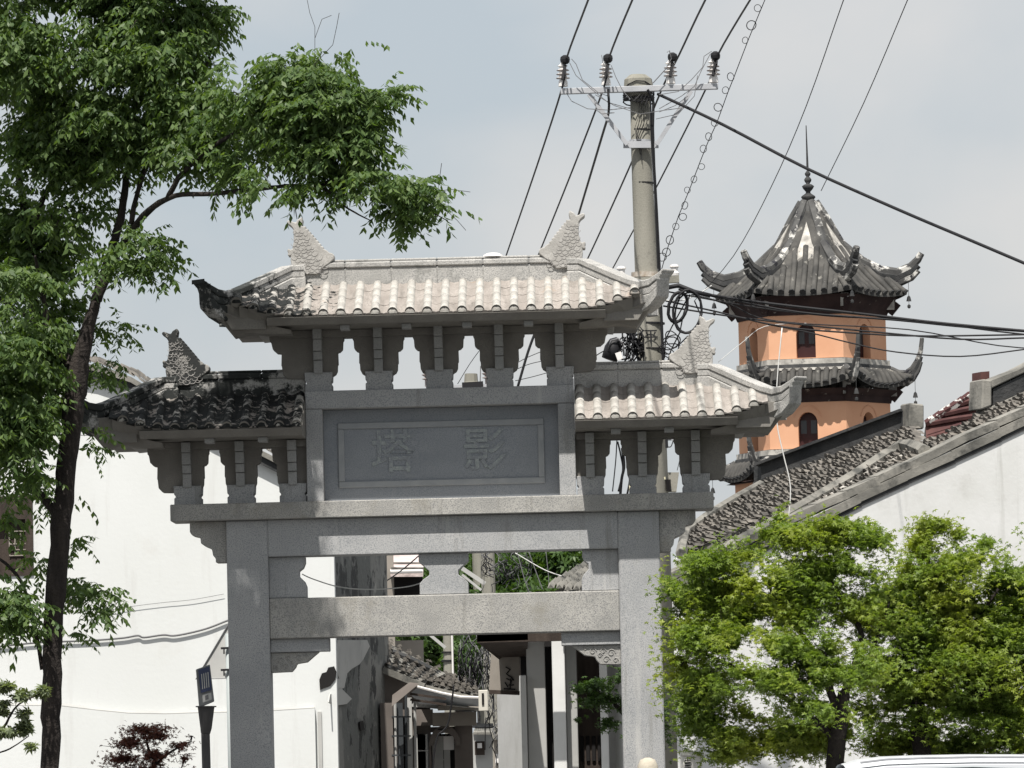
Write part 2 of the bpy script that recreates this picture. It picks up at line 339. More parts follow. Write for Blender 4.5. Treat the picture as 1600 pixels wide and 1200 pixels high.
# ---- roofs
def barrel_mesh(w, l, h, n=6):          # convex tile, runs along -y (local), length l, slight taper and lip
    m = MB(); prof = [(-w/2*math.cos(math.pi*k/n), h*math.sin(math.pi*k/n)) for k in range(n+1)]
    rows = [(0, .965, 0), (l-.010, 1.0, 0.0), (l, .98, -.003)]
    vs = []; 
    for (yy, sc_, dz) in rows: vs += [(x*sc_, -yy, z*sc_+dz) for x, z in prof]
    fs = []
    for r_ in range(2):
        for k in range(n): a = r_*(n+1)+k; fs.append((a, a+1, a+n+2, a+n+1))
    fs.append(tuple(range(n+1))[::-1]); fs.append(tuple(2*(n+1)+k for k in range(n+1)))
    m.add(vs, fs); return m
TL = .215
tile_me = barrel_mesh(.088, TL, .046).mesh('cover_tile', True); tile_me.materials.append(M_tile)
pan_m = MB(); 
pan_m.add([(-.05, 0, .012), (0, 0, .0), (.05, 0, .012), (-.05, -TL, .014), (0, -TL, .002), (.05, -TL, .014), (-.05, -TL, -.01), (.05, -TL, -.01), (-.05, 0, -.01), (.05, 0, -.01)],
          [(0, 3, 4, 1), (1, 4, 5, 2), (3, 6, 7, 5, 4), (8, 9, 7, 6)])
pan_me = pan_m.mesh('pan_tile'); pan_me.materials.append(M_pan)
disc = MB(); 
disc.prism([(.053*math.cos(math.pi*k/8), .056*math.sin(math.pi*k/8)) for k in range(9)]+[(-.045, -.024), (0, -.04), (.045, -.024)], -.016, .010); disc.v = [(a, b+(.056-c)*.72, c) for a, b, c in disc.v]
disc_me = disc.mesh('tile_end'); disc_me.materials.append(M_stonedark)

EY = -.90; EZ = 5.715
def roof_surf(xs, zs):
    """returns functions for the front slope of a roof whose corner is shifted by xs, zs"""
    xc = 1.28+xs
    def ez(x):
        d = abs(x)-xc; return EZ+zs+(0 if d < 0 else .145*(d/.65)**2)
    def top(x):
        ax = abs(x); e = 1.30+xs
        if ax <= e: return (x, -.08, 6.065+zs)
        t = (ax-e)/.82; sgn = 1 if x > 0 else -1
        return (x, -.08-t*.80, 6.065+zs-.19*t)
    return ez, top
def rows(xlist, ez, top, ymax=EY, parent=gate):
    for i, (x, kind) in enumerate(xlist):
        a = Vector(top(x)); b = Vector((x, ymax, ez(x)))
        if (b-a).length < .10: continue
        d = (a-b).normalized(); ln = (b-a).length; n = max(1, round(ln/TL)); sc_ = ln/n/TL
        side = Vector((1, 0, 0)); up = side.cross(d).normalized(); side = d.cross(up).normalized()
        for k in range(n):
            p = a-d*(k*ln/n)
            rnd = 1+.03*(random.random()-.5)
            mt = Matrix(((side.x*rnd, d.x*sc_, up.x, p.x), (side.y*rnd, d.y*sc_, up.y, p.y), (side.z*rnd, d.z*sc_, up.z, p.z+random.uniform(-.002, .002)), (0, 0, 0, 1)))
            shared('cover_tile' if kind else 'pan_tile', tile_me if kind else pan_me, parent, None, mt)
        if kind: shared('tile_end', disc_me, parent, None, Matrix.Translation(b+Vector((0, -.012, 0))))
def slope_body(x0, x1, ez, top, zs, n=24):
    """solid roof block: front slope under the tiles, eave face, soffit, back slope"""
    m = MB(); vs = []; fs = []
    for i in range(n+1):
        x = x0+(x1-x0)*i/n; t = top(x); e = ez(x)
        sgn = 1 if x > 0 else -1
        vs += [(x, EY+.02, e-.02), (x, t[1], t[2]-.012), (x, -t[1], t[2]-.012), (x, -EY-.02, e-.02), (x, -EY-.02, 5.63+zs), (x, EY+.16, 5.63+zs)]
    for i in range(n):
        for k in range(6): a = i*6+k; b = i*6+(k+1) % 6; fs.append((a, b, b+6, a+6)[::-1])
    fs.append(tuple(range(6))); fs.append(tuple(n*6+k for k in range(6))[::-1])
    m.add(vs, fs); return m
pitch = .1655
ezU, topU = roof_surf(0, 0)
gp('roof_block', slope_body(-1.88, 1.88, ezU, topU, 0), M_stonedark, 0)
xl = []
for k in range(12):
    for s in (-1, 1):
        x = s*(pitch/2+k*pitch)
        if abs(x) < 1.92: xl.append((x, 1))
for k in range(12):
    for s in ((-1, 1) if k else (1,)):
        x = s*k*pitch
        if abs(x) < 1.90: xl.append((x, 0))
rows(xl, ezU, topU)
SX, SZ = 1.235, -1.055
ezL, topL = roof_surf(SX, SZ)
for s in (-1, 1):
    a, b = sorted((s*1.302, s*(1.88+SX)))
    gp('roof_block', slope_body(a, b, ezL, topL, SZ), M_stonedark, 0)
    xl = [(s*(1.355+k*pitch), 1) for k in range(11) if 1.355+k*pitch < 1.92+SX]+[(s*(1.355+(k+.5)*pitch), 0) for k in range(11) if 1.355+(k+.5)*pitch < 1.90+SX]
    rows(xl, ezL, topL)
# ridges (blocks with a cap course)
def ridge(x0, x1, z0, nblk):
    w = (x1-x0)/nblk
    for i in range(nblk):
        a = x0+i*w+.0006; b = x0+(i+1)*w-.0006
        gp('ridge_block', MB().box(a, b, -.075, .075, z0, z0+.175), M_ridge, .004)
        gp('ridge_cap', MB().prism([(a, z0+.177), (b, z0+.177), (b, z0+.235), (a, z0+.235)], -.092, .092), M_ridge, .012)
        gp('ridge_cap', MB().box(a, b, -.06, .06, z0+.237, z0+.262), M_ridge, .008)
ridge(-1.34, 1.34, 6.055, 6)
for s in (-1, 1):
    a, b = sorted((s*1.303, s*(1.34+SX))); ridge(a, b, 6.055+SZ, 3)
# hip fins with upturned tips
FIN = [(908,404,434),(930,413,445),(960,426,459),(985,436,468),(1003,440,476),(1018,436,472),(1030,428,458),(1040,420,434)]
def fin(s, xs, zs):
    st = []
    for i, (px, yt, yb) in enumerate(FIN):
        yl = -.09-(px-908)/132*.87
        x, zt = LP(px, yt, yl); _, zb = LP(px, yb, yl)
        st.append((x+.03, yl, zt, zb))
    st.insert(0, (st[0][0]-.12, -.085, st[0][2]+.0, st[0][3]+.0))
    sweeps = [(1.0, .70, .085), (.685, .36, .075), (.345, -.75, .085)]
    for k, (h1, h0, w) in enumerate(sweeps):
        vs = []; fs = []; n = len(st)
        for i, (x, y, zt, zb) in enumerate(st):
            if i == n-1 and k: x -= .03*k
            hh1 = zb+(zt-zb)*h1; hh0 = zb+(zt-zb)*(h0 if h0 > 0 else h0*max(.25, 1-max(0, i-3)/4))
            nx, ny = .707*w, .707*w
            for (q, z) in ((1, hh0), (1, hh1), (-1, hh1), (-1, hh0)):
                vs.append((s*(x-q*nx+xs), y-q*ny, z+zs))
        for i in range(n-1):
            for j in range(4): a = i*4+j; b = i*4+(j+1) % 4; fs.append((a, b, b+4, a+4) if s < 0 else (a, b, b+4, a+4)[::-1])
        fs.append((0, 1, 2, 3)); fs.append(tuple((n-1)*4+j for j in range(4))[::-1])
        gp('hip_ridge', MB().add(vs, fs), M_ridge, .008)
    # back corner fin mirrored in depth
    vs = []; fs = []
    st = st[:7]
    for i, (x, y, zt, zb) in enumerate(st):
        for (q, z) in ((1, zb), (1, zt), (-1, zt), (-1, zb)): vs.append((s*(x-q*.05+xs), -y+q*.05, z+zs))
    for i in range(len(st)-1):
        for j in range(4): a = i*4+j; b = i*4+(j+1) % 4; fs.append((a, b, b+4, a+4))
    fs.append((0, 1, 2, 3)); fs.append(tuple((len(st)-1)*4+j for j in range(4))[::-1])
    gp('hip_ridge', MB().add(vs, fs), M_ridge, .008)
    # corner eave wedge: front, side, back, following the lifted corner
    pts = [LP(900, 502, EY), LP(950, 489, EY), LP(985, 478, EY), LP(1015, 466, EY), LP(1026, 452, EY), LP(1036, 436, EY), LP(1028, 458, EY), LP(1014, 478, EY), LP(1003, 492, EY), LP(991, 508, EY), LP(962, 503, EY), LP(944, 506, EY), LP(900, 508, EY)]
    pts = [(s*(a+.03+xs), b+zs) for a, b in pts]
    gp('corner_eave', shear_in(MB().prism(pts, EY-.012, EY+.30), 5.86+zs, .75), M_stonedark, .004)
    gp('corner_eave', MB().prism([(s*(1.60+xs), 5.60+zs), (s*(1.93+xs), 5.60+zs), (s*(2.08+xs), 5.84+zs), (s*(1.85+xs), 5.845+zs), (s*(1.60+xs), 5.72+zs)], EY+.102, -EY-.10), M_stonedark, .004)
    gp('soffit_slab', MB().prism([(s*(1.50+xs), 5.628+zs), (s*(1.72+xs), 5.628+zs), (s*(1.70+xs), 5.575+zs), (s*(1.50+xs), 5.59+zs)], -.62, .62), M_granite, .004)
for s in (-1, 1): fin(s, .03 if s < 0 else 0, 0); fin(s, SX+(.05 if s < 0 else 0), SZ)
gp('eave_board', shear_in(MB().box(-1.62, 1.62, EY+.002, EY+.10, 5.628, 5.70), 5.70, .9), M_stonedark, .004)
gp('tie_beam', MB().box(-1.55, 1.55, -.16, .16, 5.56, 5.628), M_stonedark, .004)
for s in (-1, 1):
    a, b = sorted((s*1.302, s*(1.62+SX))); gp('eave_board', shear_in(MB().box(a, b, EY+.002, EY+.10, 5.628+SZ, 5.70+SZ), 5.70+SZ, .9), M_stonedark, .004)
    a, b = sorted((s*1.302, s*(1.55+SX))); gp('tie_beam', MB().box(a, b, -.16, .16, 5.56+SZ, 5.628+SZ), M_stonedark, .004)
# small blocks between brackets under the eave
for x in (-.88, -.29, .29, .88): gp('rafter_end', MB().box(x-.045, x+.045, EY+.16, EY+.36, 5.58, 5.627), M_strip, .004)
for s in (-1, 1):
    for x in (1.69, 2.2): gp('rafter_end', MB().box(s*x-.045, s*x+.045, EY+.16, EY+.36, 5.58+SZ, 5.627+SZ), M_strip, .004)

# ---- fish ridge-end ornaments
FISH = [(640,440),(622,440),(612,425),(600,405),(606,396),(620,405),(628,400),(619,350),(622,322),(612,326),(600,322),(604,308),(598,290),(606,278),(618,288),(630,282),(640,230),(636,160),(622,140),(597,122),(596,108),(610,103),(632,112),(652,118),(662,100),(690,82),(696,100),(690,140)]
for i in range(9):
    t = i/8; FISH += [(700+125*t, 142+140*t**1.05), (714+128*t, 138+150*t**1.05)]
FISH += [(862,305),(880,308),(893,322),(890,345),(860,372),(820,400),(790,440)]
def fish(s, xs, zs, label):
    pts = []
    for a, b in FISH:
        x, z = LP(300+a/4, 320+b/4, 0); pts.append((-x, z))
    cx_ = sum(p[0] for p in pts)/len(pts)
    m = MB().prism([(s*(p[0]+xs), p[1]+zs) for p in pts], -.10, .10)
    body = gp('fish_ornament', m, M_fish, .012)
    # bulging belly and scale rows as real relief
    sc = MB()
    for r_ in range(13):
        for c in range(6):
            fx = 640+(c+.5*(r_ % 2))*(17+r_*1.6); fy = 165+r_*20
            lim = 700+max(0, (fy-170))*.62
            if fx > lim or fx < 636: continue
            x, z = LP(300+fx/4, 320+fy/4, -.10); rr = .018+.0012*r_
            X = s*(-x+xs); Z = z+zs
            X += random.uniform(-.008, .008); Z += random.uniform(-.008, .008); rr *= random.uniform(.7, 1.35)
            arc = [(X+rr*math.cos(math.pi*(1+k/5)), -.101, Z+rr*.9*math.sin(math.pi*(1+k/5))) for k in range(6)]
            sc.tube(arc, .0032, 4)
    o = part('fish_scales', sc, M_fishline, body, local=True, kind='stuff')
fish(-1, 0, 0, ''); fish(1, 0, 0, ''); fish(-1, SX, SZ, ''); fish(1, SX, SZ, '')
# small white wad stuck on the ridge and drum stone at the foot
wx, wz = LP(770, 397, 0)
wad = MB(); wad.lathe((0, 0, 0), [(.10, 0), (.09, .02), (.055, .035), (.01, .04)], 10)
wad = solo('white_rag', wad, M_porc, 'small white scrap lying on top of the archway\'s top ridge', 'rag', org=Vector((0,0,0)))
wad.location = gM @ Vector((wx, 0, 6.315))+GO

# ================================================================== pagoda
PY = 200.0; PC = P(1271, 600, PY); PS = FPX/PY
def pz(py, px=1265): return P(px, py, PY).z
pag = empty('pagoda', (PC.x, PY, 0), 'orange six-sided pagoda with dark upturned tile roofs behind the archway\'s right wing', 'pagoda')
PHI = [R(-39+60*k) for k in range(6)]
def hexpt(phi, r, z): return Vector((PC.x+r*math.sin(phi), PY-r*math.cos(phi), z))
def pfix(p): return p
def wall_storey(zb, zt, rw, wz0, wz1, ww):
    for k in range(6):
        a = hexpt(PHI[k], rw, 0); b = hexpt(PHI[(k+1) % 6], rw, 0); e = (b-a); ln = e.length; e.normalize(); nrm = Vector((e.y, -e.x, 0))
        if nrm.dot((a+b)/2-Vector((PC.x, PY, 0))) < 0: nrm = -nrm
        def q(u, z, d=0): return a+e*u+nrm*d+Vector((0, 0, z))
        c = ln/2; hw = ww/2; arc_z = wz1-hw*1.15; na = 10
        arc = [(c-hw*math.cos(math.pi*i/na), arc_z+hw*1.15*math.sin(math.pi*i/na)) for i in range(na+1)]
        m = MB()
        m.add([q(0, zb), q(c-hw, zb), q(c-hw, zt), q(0, zt)], [(0, 1, 2, 3)]); m.add([q(c+hw, zb), q(ln, zb), q(ln, zt), q(c+hw, zt)], [(0, 1, 2, 3)])
        m.add([q(c-hw, zb), q(c+hw, zb), q(c+hw, wz0), q(c-hw, wz0)], [(0, 1, 2, 3)])
        for i in range(na):
            (u0, z0), (u1, z1) = arc[i], arc[i+1]
            m.add([q(u0, z0), q(u1, z1), q(u1, zt), q(u0, zt)], [(0, 1, 2, 3)])
            m.add([q(u0, z0), q(u1, z1), q(u1, z1, -.45), q(u0, z0, -.45)], [(0, 1, 2, 3)])
        for u in (c-hw, c+hw): m.add([q(u, wz0), q(u, arc_z), q(u, arc_z, -.45), q(u, wz0, -.45)], [(0, 1, 2, 3)])
        m.add([q(c-hw, wz0), q(c+hw, wz0), q(c+hw, wz0, -.45), q(c-hw, wz0, -.45)], [(0, 1, 2, 3)])
        part('wall', m, M_orange, pag)
        dm = MB(); dm.slab([q(c-hw, wz0, -.34), q(c+hw, wz0, -.34)]+[q(u, z, -.34) for u, z in arc[::-1]], -nrm*.05)
        dr = part('door', dm, M_pdoor, pag)
        for sgn in (-1, 1):
            u0 = c+sgn*hw*.52; pm = MB(); w_ = hw*.30
            pm.slab([q(u0-w_, wz0+.55, -.335), q(u0+w_, wz0+.55, -.335), q(u0+w_, arc_z+.12, -.335), q(u0-w_, arc_z+.12, -.335)], nrm*.012)
            part('pane', pm, M_glass, dr)
        # thin arch hood line
        hd = MB(); hd.tube([q(c-(hw+.2)*math.cos(math.pi*(.12+.76*i/10)), arc_z+(hw+.22)*1.15*math.sin(math.pi*(.12+.76*i/10)), .01) for i in range(11)], .022, 4)
        part('arch_moulding', hd, M_orange, pag)
def roof_tier(prof_c, prof_h, hip, tiles, name_tip, nbells=True, ridge_r=.19):
    """prof_c: (r,z) along the face middle, prof_h: (r,z) along the hip (surface); hip: ridge line (r,z)"""
    n = len(prof_c)
    for k in range(6):
        p1, p2 = PHI[k], PHI[(k+1) % 6]; pm = (p1+p2)/2
        if k == 5: pm = p1+R(30); p2 = p1+R(60)
        def sp(i, t):          # i profile index, t -1..1
            c = hexpt(pm, prof_c[i][0], prof_c[i][1])
            h = hexpt(p1 if t < 0 else p2, prof_h[i][0], prof_h[i][1]); w = abs(t)
            q = c.lerp(h, w); z = prof_c[i][1]+(prof_h[i][1]-prof_c[i][1])*w**2.2; return Vector((q.x, q.y, z))
        m = MB(); nt_ = 12
        vs = [sp(i, -1+2*j/nt_) for i in range(n) for j in range(nt_+1)]
        fs = [(i*(nt_+1)+j, i*(nt_+1)+j+1, (i+1)*(nt_+1)+j+1, (i+1)*(nt_+1)+j) for i in range(n-1) for j in range(nt_)]
        vs2 = [v-Vector((0, 0, .16)) for v in vs[-(nt_+1):]]; o = len(vs); vs += vs2
        fs += [((n-1)*(nt_+1)+j, (n-1)*(nt_+1)+j+1, o+j+1, o+j) for j in range(nt_)]
        m.add(vs, fs); part('roof_slope', m, M_ptile, pag, smooth=True)
        if nbells:      # dangling drip tiles: a short dark end under each row
            pass
        for j in range(tiles):
            ue = -1+2*(j+.5)/tiles    # lateral position measured at the eave
            half_e = prof_h[-1][0]*.5
            pts = []
            for i in range(n-1, (1 if n > 4 else -1), -1):
                half = prof_h[i][0]*.5; t = ue*half_e/max(half, .01)
                if abs(t) > .97: break
                v = sp(i, t); pts.append(v+Vector((0, 0, .04)))
            if len(pts) < 2:
                v0 = sp(n-1, ue); v1 = sp(n-2, max(-1, min(1, ue))); pts = [v0, v1]
            dvv = (pts[0]-pts[1]).normalized(); rt = part('tile_row', MB().tube([pts[0]+dvv*.06]+pts, .12, 7), M_ptile, pag, smooth=True); part('row_end', MB().tube([pts[0]+dvv*.065, pts[0]+dvv*.10], .13, 7), M_black, rt)
    # hip ridges
    for k in range(6):
        for (dz, rr, mm) in ((0, ridge_r, M_pridge), (-.20, ridge_r*1.15, M_black), (-.40, ridge_r*1.05, M_pridge)):
            pts = [hexpt(PHI[k], r_, z+dz) for r_, z in hip[:(len(hip) if dz == 0 else len(hip)-1)]]
            m_ = len(pts); rad = [rr*(1-.45*max(0, (i-(m_-4))/4)) for i in range(m_)]
            part('hip_ridge', MB().tube(pts, rad, 6), mm, pag, smooth=False)
        # bell below the tip
        tp = hexpt(PHI[k], hip[-3][0]*.97, hip[-4][1]-.9)
        b = MB().tube([tp+Vector((0, 0, .5)), tp], .012, 4).lathe(tp-Vector((0, 0, .22)), [(.10, 0), (.085, .06), (.06, .17), (.02, .22)], 8)
        bb_ = part('wind_bell', b, M_black, pag); bb_['kind'] = 'thing'; part('clapper', MB().lathe(tp-Vector((0, 0, .50)), [(.02, 0), (.065, .04), (.065, .12), (.02, .16)], 8).tube([tp-Vector((0,0,.36)), tp-Vector((0,0,.2))], .01, 4), M_black, bb_)
z = pz
# levels
z_ap = z(322); z_e3 = z(468)
HIP3 = [(10,316),(25,340),(53,381),(85,409),(114,424),(140,428),(161,419),(172,408),(178,398)]
# the ridge line in px is seen on the right-hand hip (phi=81): convert to metres
hip3 = [((r_-5 if r_ > 30 else r_)/PS/math.sin(R(81)), z(y, 1265+r_)) for r_, y in HIP3]
fr_ = [(.35, z_ap), (.8, z(352)), (1.4, z(392)), (2.0, z(424)), (2.6, z(448)), (3.12, z(466))]
fh_ = [(.4, z_ap-.1), (.95, z(352)-.1), (1.65, z(392)-.1), (2.35, z(420)-.1), (3.1, z(437)-.05), (3.72, z(455)-.1)]
roof_tier(fr_, fh_, hip3, 9, '')
zt3 = z(499); zb3 = z(567); zt2 = z(634); zb2 = z(706)
wall_storey(zb3, zt3+.1, 2.86, z(566), z(513), .74)
wall_storey(zb2, zt2+.1, 2.95, z(705), z(650), .74)
def hexring(r0, r1, za, zb_, name, m, bv=0):      # hexagonal band between radius r0 at za and r1 at zb
    mb = MB(); vs = [hexpt(p, r0, za) for p in PHI]+[hexpt(p, r1, zb_) for p in PHI]
    mb.add(vs, [(k, (k+1) % 6, 6+(k+1) % 6, 6+k) for k in range(6)]+[tuple(range(6))[::-1], tuple(range(6, 12))]); return part(name, mb, m, pag)
# dark timber under eaves
hexring(2.90, 3.0, zt3-.02, zt3+.22, 'eave_beam', M_prim); hexring(3.0, 3.35, zt3+.222, z(470), 'bracket_course', M_prim)
hexring(2.99, 3.05, zt2-.02, zt2+.22, 'eave_beam', M_prim); hexring(3.05, 3.4, zt2+.222, z(615), 'bracket_course', M_prim)
for zz in (zt3, zt2):
    for k in range(6):
        a = hexpt(PHI[k], 3.02, zz+.1); b = hexpt(PHI[k], 3.36, zz+.50); part('corner_bracket', MB().bar(a, b, .2, .26), M_prim, pag)
        a = hexpt(PHI[k], 3.06, zz+.25); part('corner_bracket', MB().bar(a, a+Vector((0, 0, .5)), .30), M_plime, pag)
# white ledge + dark band above second roof
hexring(2.98, 2.98, zb3-.22, zb3-.02, 'ledge', M_plime); hexring(3.06, 3.02, zb3-.36, zb3-.222, 'ridge_band', M_black); hexring(3.12, 3.10, zb3-.46, zb3-.362, 'ridge_band', M_plime); hexring(3.10, 3.10, zb3-.60, zb3-.462, 'ridge_band', M_black)
hip2 = [(3.0, zb3-.35), (3.3, zb3-.5), (3.6, zb3-.52), (3.85, zb3-.36), (4.05, zb3-.05), (4.18, z(555)+.0), (4.25, z(534))]
roof_tier([(2.95, zb3-.52), (3.1, zb3-.62), (3.25, z(608))], [(3.05, zb3-.5), (3.45, zb3-.6), (3.85, zb3-.62)], hip2, 12, '', ridge_r=.12)
hexring(3.07, 3.07, zb2-.22, zb2-.02, 'ledge', M_plime); hexring(3.15, 3.11, zb2-.36, zb2-.222, 'ridge_band', M_black); hexring(3.2, 3.2, zb2-.6, zb2-.362, 'ridge_band', M_pridge)
dz = zb2-zb3
roof_tier([(3.05, zb2-.52), (3.2, zb2-.62), (3.4, z(608)+dz)], [(3.15, zb2-.5), (3.55, zb2-.6), (3.95, zb2-.62)], [(r_+.1, zz+dz) for r_, zz in hip2], 12, '', ridge_r=.12)
hexring(3.15, 3.15, 0, z(750), 'wall', M_orange)
hexring(3.15, 3.5, z(750), z(615)+dz, 'bracket_course', M_prim)
# lime patches high on the roof faces and apex cone
part('roof_apex', MB().lathe((PC.x, PY, z(345)), [(.62, 0), (.5, .35), (.42, .62), (.34, .75)], 12), M_pridge, pag)
for k in range(6):
    pm = PHI[k]+R(30)
    e = Vector((math.cos(pm), math.sin(pm), 0))
    def lp_(r_, u, q=random): # a point on the upper roof face
        zz = z(352)+(z(392)-z(352))*(r_-.8)/.6 if r_ < 1.4 else z(392)+(z(424)-z(392))*(r_-1.4)/.6
        return hexpt(pm, r_, zz+.09)+e*u
    pts = [lp_(.82, -.02), lp_(1.1, -.13), lp_(1.45, -.28), lp_(1.68, -.42), lp_(1.84, -.30), lp_(1.74, -.12), lp_(1.86, .08), lp_(1.74, .25), lp_(1.80, .40), lp_(1.6, .38), lp_(1.35, .22), lp_(1.1, .12)]
    part('lime_patch', MB().slab(pts, (0, 0, -.10)), M_plime, pag)
ft = Vector((PC.x, PY, z(318)))
part('finial', MB().lathe(ft, [(a_*.52, b_*.66) for a_, b_ in ((.40, 0), (.24, .08), (.36, .18), (.54, .36), (.50, .44), (.20, .60), (.16, .68), (.36, .86), (.46, 1.02), (.30, 1.12), (.12, 1.16), (.24, 1.30), (.28, 1.40), (.20, 1.52), (.10, 1.58), (.20, 1.68), (.22, 1.78), (.12, 1.88), (.06, 1.95), (.06, 2.3))], 14), M_black, pag, smooth=True)
ls = P(1259.5, 196, PY)
part('lightning_rod', MB().tube([ft+Vector((0, 0, 1.40)), ls], [.045, .018], 6), M_black, pag)

# ================================================================== right-hand houses
BE = R(20); wn = Vector((math.sin(BE), -math.cos(BE), 0)); gd = Vector((-math.sin(BE), math.cos(BE), 0)); hd_ = Vector((math.cos(BE), math.sin(BE), 0))
V0 = P(1240, 812, 62)
def WPt(px, py, off=0): return onplane(px, py, V0+gd*off, wn)
def roofplane(a, b): 
    return (b-a).cross(gd).normalized()
V1 = WPt(1060, 905); V2 = WPt(1600, 652); RN = roofplane(V1, V2)
if RN.z < 0: RN = -RN
def RP(px, py, lift=0): return onplane(px, py, V1+RN*lift, RN)
def upslope_tiles(name, a, b, L_, parent, m, rowsp=.16, course=.105, seed=1, lim=None, tw=.13):
    """courses of small curved tiles on the plane through a-b (along slope) swept by gd*L_; joined"""
    rr = random.Random(seed); mb = MB(); u = (b-a); ln = u.length; u.normalize(); n = gd.cross(u).normalized()
    if n.z < 0: n = -n
    nr = int(L_/rowsp); nc = int(ln/course)
    for i in range(nr):
        for j in range(nc):
            base = a+gd*((i+.5)*rowsp+rr.uniform(-.012, .012))+u*(j*course+rr.uniform(-.02, .02))
            if lim and not lim(base): continue
            w = tw/2*rr.uniform(.85, 1.1); lt = course*1.25; h = .038*rr.uniform(.6, 1.3); tl = rr.uniform(-.012, .03)
            sk = rr.uniform(-.03, .03)
            p = [base-gd*w+n*.0, base-gd*w*.45+n*h, base+gd*w*.45+n*h, base+gd*w]
            q = [x+u*lt+gd*sk-n*(.03) for x in p]; p = [x+n*(.03+tl) for x in p]
            mb.add(p+q, [(0, 1, 5, 4), (1, 2, 6, 5), (2, 3, 7, 6), (0, 3, 2, 1)])
    return mb
# house A: white gable wall
hA = empty('white_gable_house', (V0.x, V0.y, 0), 'white plastered house whose tiled gable slopes down behind the green maples', 'house')
def ground_of(p): return Vector((p.x, p.y, 0))
wl, wr = WPt(1040, 914), WPt(1700, 604)
part('wall', MB().slab([ground_of(wl), ground_of(wr), wr, wl], gd*.3), M_whiteR, hA)
# return side wall so the house has depth
part('wall', MB().slab([ground_of(wl)+gd*.302, ground_of(wl)+gd*6, wl+gd*6, wl+gd*.302], hd_*.3), M_whiteR, hA)
part('roof', MB().slab([RP(x, y)+gd*.03-RN*.005 for x, y in ((1040, 914), (1128, 866), (1262, 792), (1420, 716), (1475, 694), (1540, 661), (1600, 634), (1700, 590), (1702, 604))], -RN*.08), M_mortar, hA)
ua = (wr-wl).normalized()
polyA = [(1040, 914), (1128, 862), (1262, 787), (1330, 750), (1420, 712), (1475, 690), (1540, 657), (1600, 630), (1690, 590), (1700, 604)]
def poly_lim(pts):
    pts2 = [(p.dot(hd_), p.dot(gd)) for p in pts]
    def f(q):
        x, y = q.dot(hd_), q.dot(gd); c = False; n = len(pts2)
        for i in range(n):
            (x1_, y1_), (x2_, y2_) = pts2[i], pts2[(i+1) % n]
            if (y1_ > y) != (y2_ > y) and x < (x2_-x1_)*(y-y1_)/(y2_-y1_)+x1_: c = not c
        return c
    return f
tA = upslope_tiles('', wl+gd*.25+RN*.05, wr+RN*.05+gd*.25, 4.5, hA, M_rooftile, seed=3, lim=poly_lim([RP(x, y) for x, y in polyA]))
part('roof_tiles', tA, M_rooftile, hA, kind='stuff')
# verge tile, moulding and painted shadow line along the gable
def run(name, a, b, w, h, m, parent, off, lift, nseg=10, wob=.012, seed=5):
    rr = random.Random(seed); L_ = (b-a).length
    for i in range(nseg):
        p = a.lerp(b, i/nseg)+gd*off+RN*(lift+rr.uniform(-wob, wob)); q = a.lerp(b, (i+1)/nseg)+gd*off+RN*(lift+rr.uniform(-wob, wob))
        part(name, MB().bar(p, q, w, h), m, parent)
run('verge_tile', wl, wr, .30, .09, M_mortar, hA, .14, .06, 14)
run('verge_moulding_and_shade', wl, wr, .10, .10, M_mortar, hA, .015, -.05, 9)
run('verge_moulding_and_shade', wl, wr, .06, .05, M_black, hA, .012, -.13, 9)  # black bar stands in for the shadow below the moulding
# lime-washed rib half way (the fire wall between two roofs)
f1 = RP(1130, 862, .12); f2 = RP(1262, 787, .12); f3 = RP(1418, 702, .12)
# house B: roof between rib and black ridge
hB = empty('tiled_roof_house', (P(1200, 800, 68).x, 68, 0), 'old grey tiled roof with a long black ridge wall in front of the pagoda', 'house')
tl_, tr_ = wl+gd*2.6, wl+(wr-wl)*.86+gd*2.6
rb = RP(1188, 757); rt = RP(1420, 668)
LB = (rb-wl).dot(gd); LB2 = (rt-wl).dot(gd)
eB = wl+gd*2.62-hd_*.9-Vector((0,0,.35))
part('roof', MB().slab([RP(1062, 870, -.03), RP(1440, 700, -.03), RP(1425, 668, -.03), RP(1188, 757, -.03), RP(1068, 832, -.03)], -RN*.08), M_mortar, hB)
def poly_lim(pts):
    pts2 = [(p.dot(hd_), p.dot(gd)) for p in pts]
    def f(q):
        x, y = q.dot(hd_), q.dot(gd); c = False; n = len(pts2)
        for i in range(n):
            (x1_, y1_), (x2_, y2_) = pts2[i], pts2[(i+1) % n]
            if (y1_ > y) != (y2_ > y) and x < (x2_-x1_)*(y-y1_)/(y2_-y1_)+x1_: c = not c
        return c
    return f
polyB = [RP(1062, 868), RP(1436, 698), RP(1423, 670), RP(1190, 759), RP(1072, 834)]
dmin = min((p-wl).dot(gd) for p in polyB); dmax = max((p-wl).dot(gd) for p in polyB)
a0 = wl+gd*dmin-ua*4; 
tB = upslope_tiles('', a0, wr+gd*dmin, dmax-dmin, hB, M_rooftile, seed=4, lim=poly_lim(polyB))
part('roof_tiles', tB, M_rooftile, hB, kind='stuff')
part('wall', MB().slab([ground_of(RP(1066, 872)), ground_of(RP(1430, 700)), RP(1430, 700, -.12), RP(1066, 872, -.12)], gd*.3), M_whiteR, hB)
part('wall', MB().slab([ground_of(RP(1190, 757)), ground_of(RP(1420, 670)), RP(1420, 670, -.12), RP(1190, 757, -.12)], -gd*.3), M_whiteR, hB)
def wallrun(name, p, q, h, th, m, parent):
    part(name, MB().slab([p, q, q+Vector((0, 0, h)), p+Vector((0, 0, h))], gd*th), m, parent)
sB = 8100/68
wallrun('ridge_wall', RP(1190, 757), RP(1418, 672), .27, .25, M_black, hB)
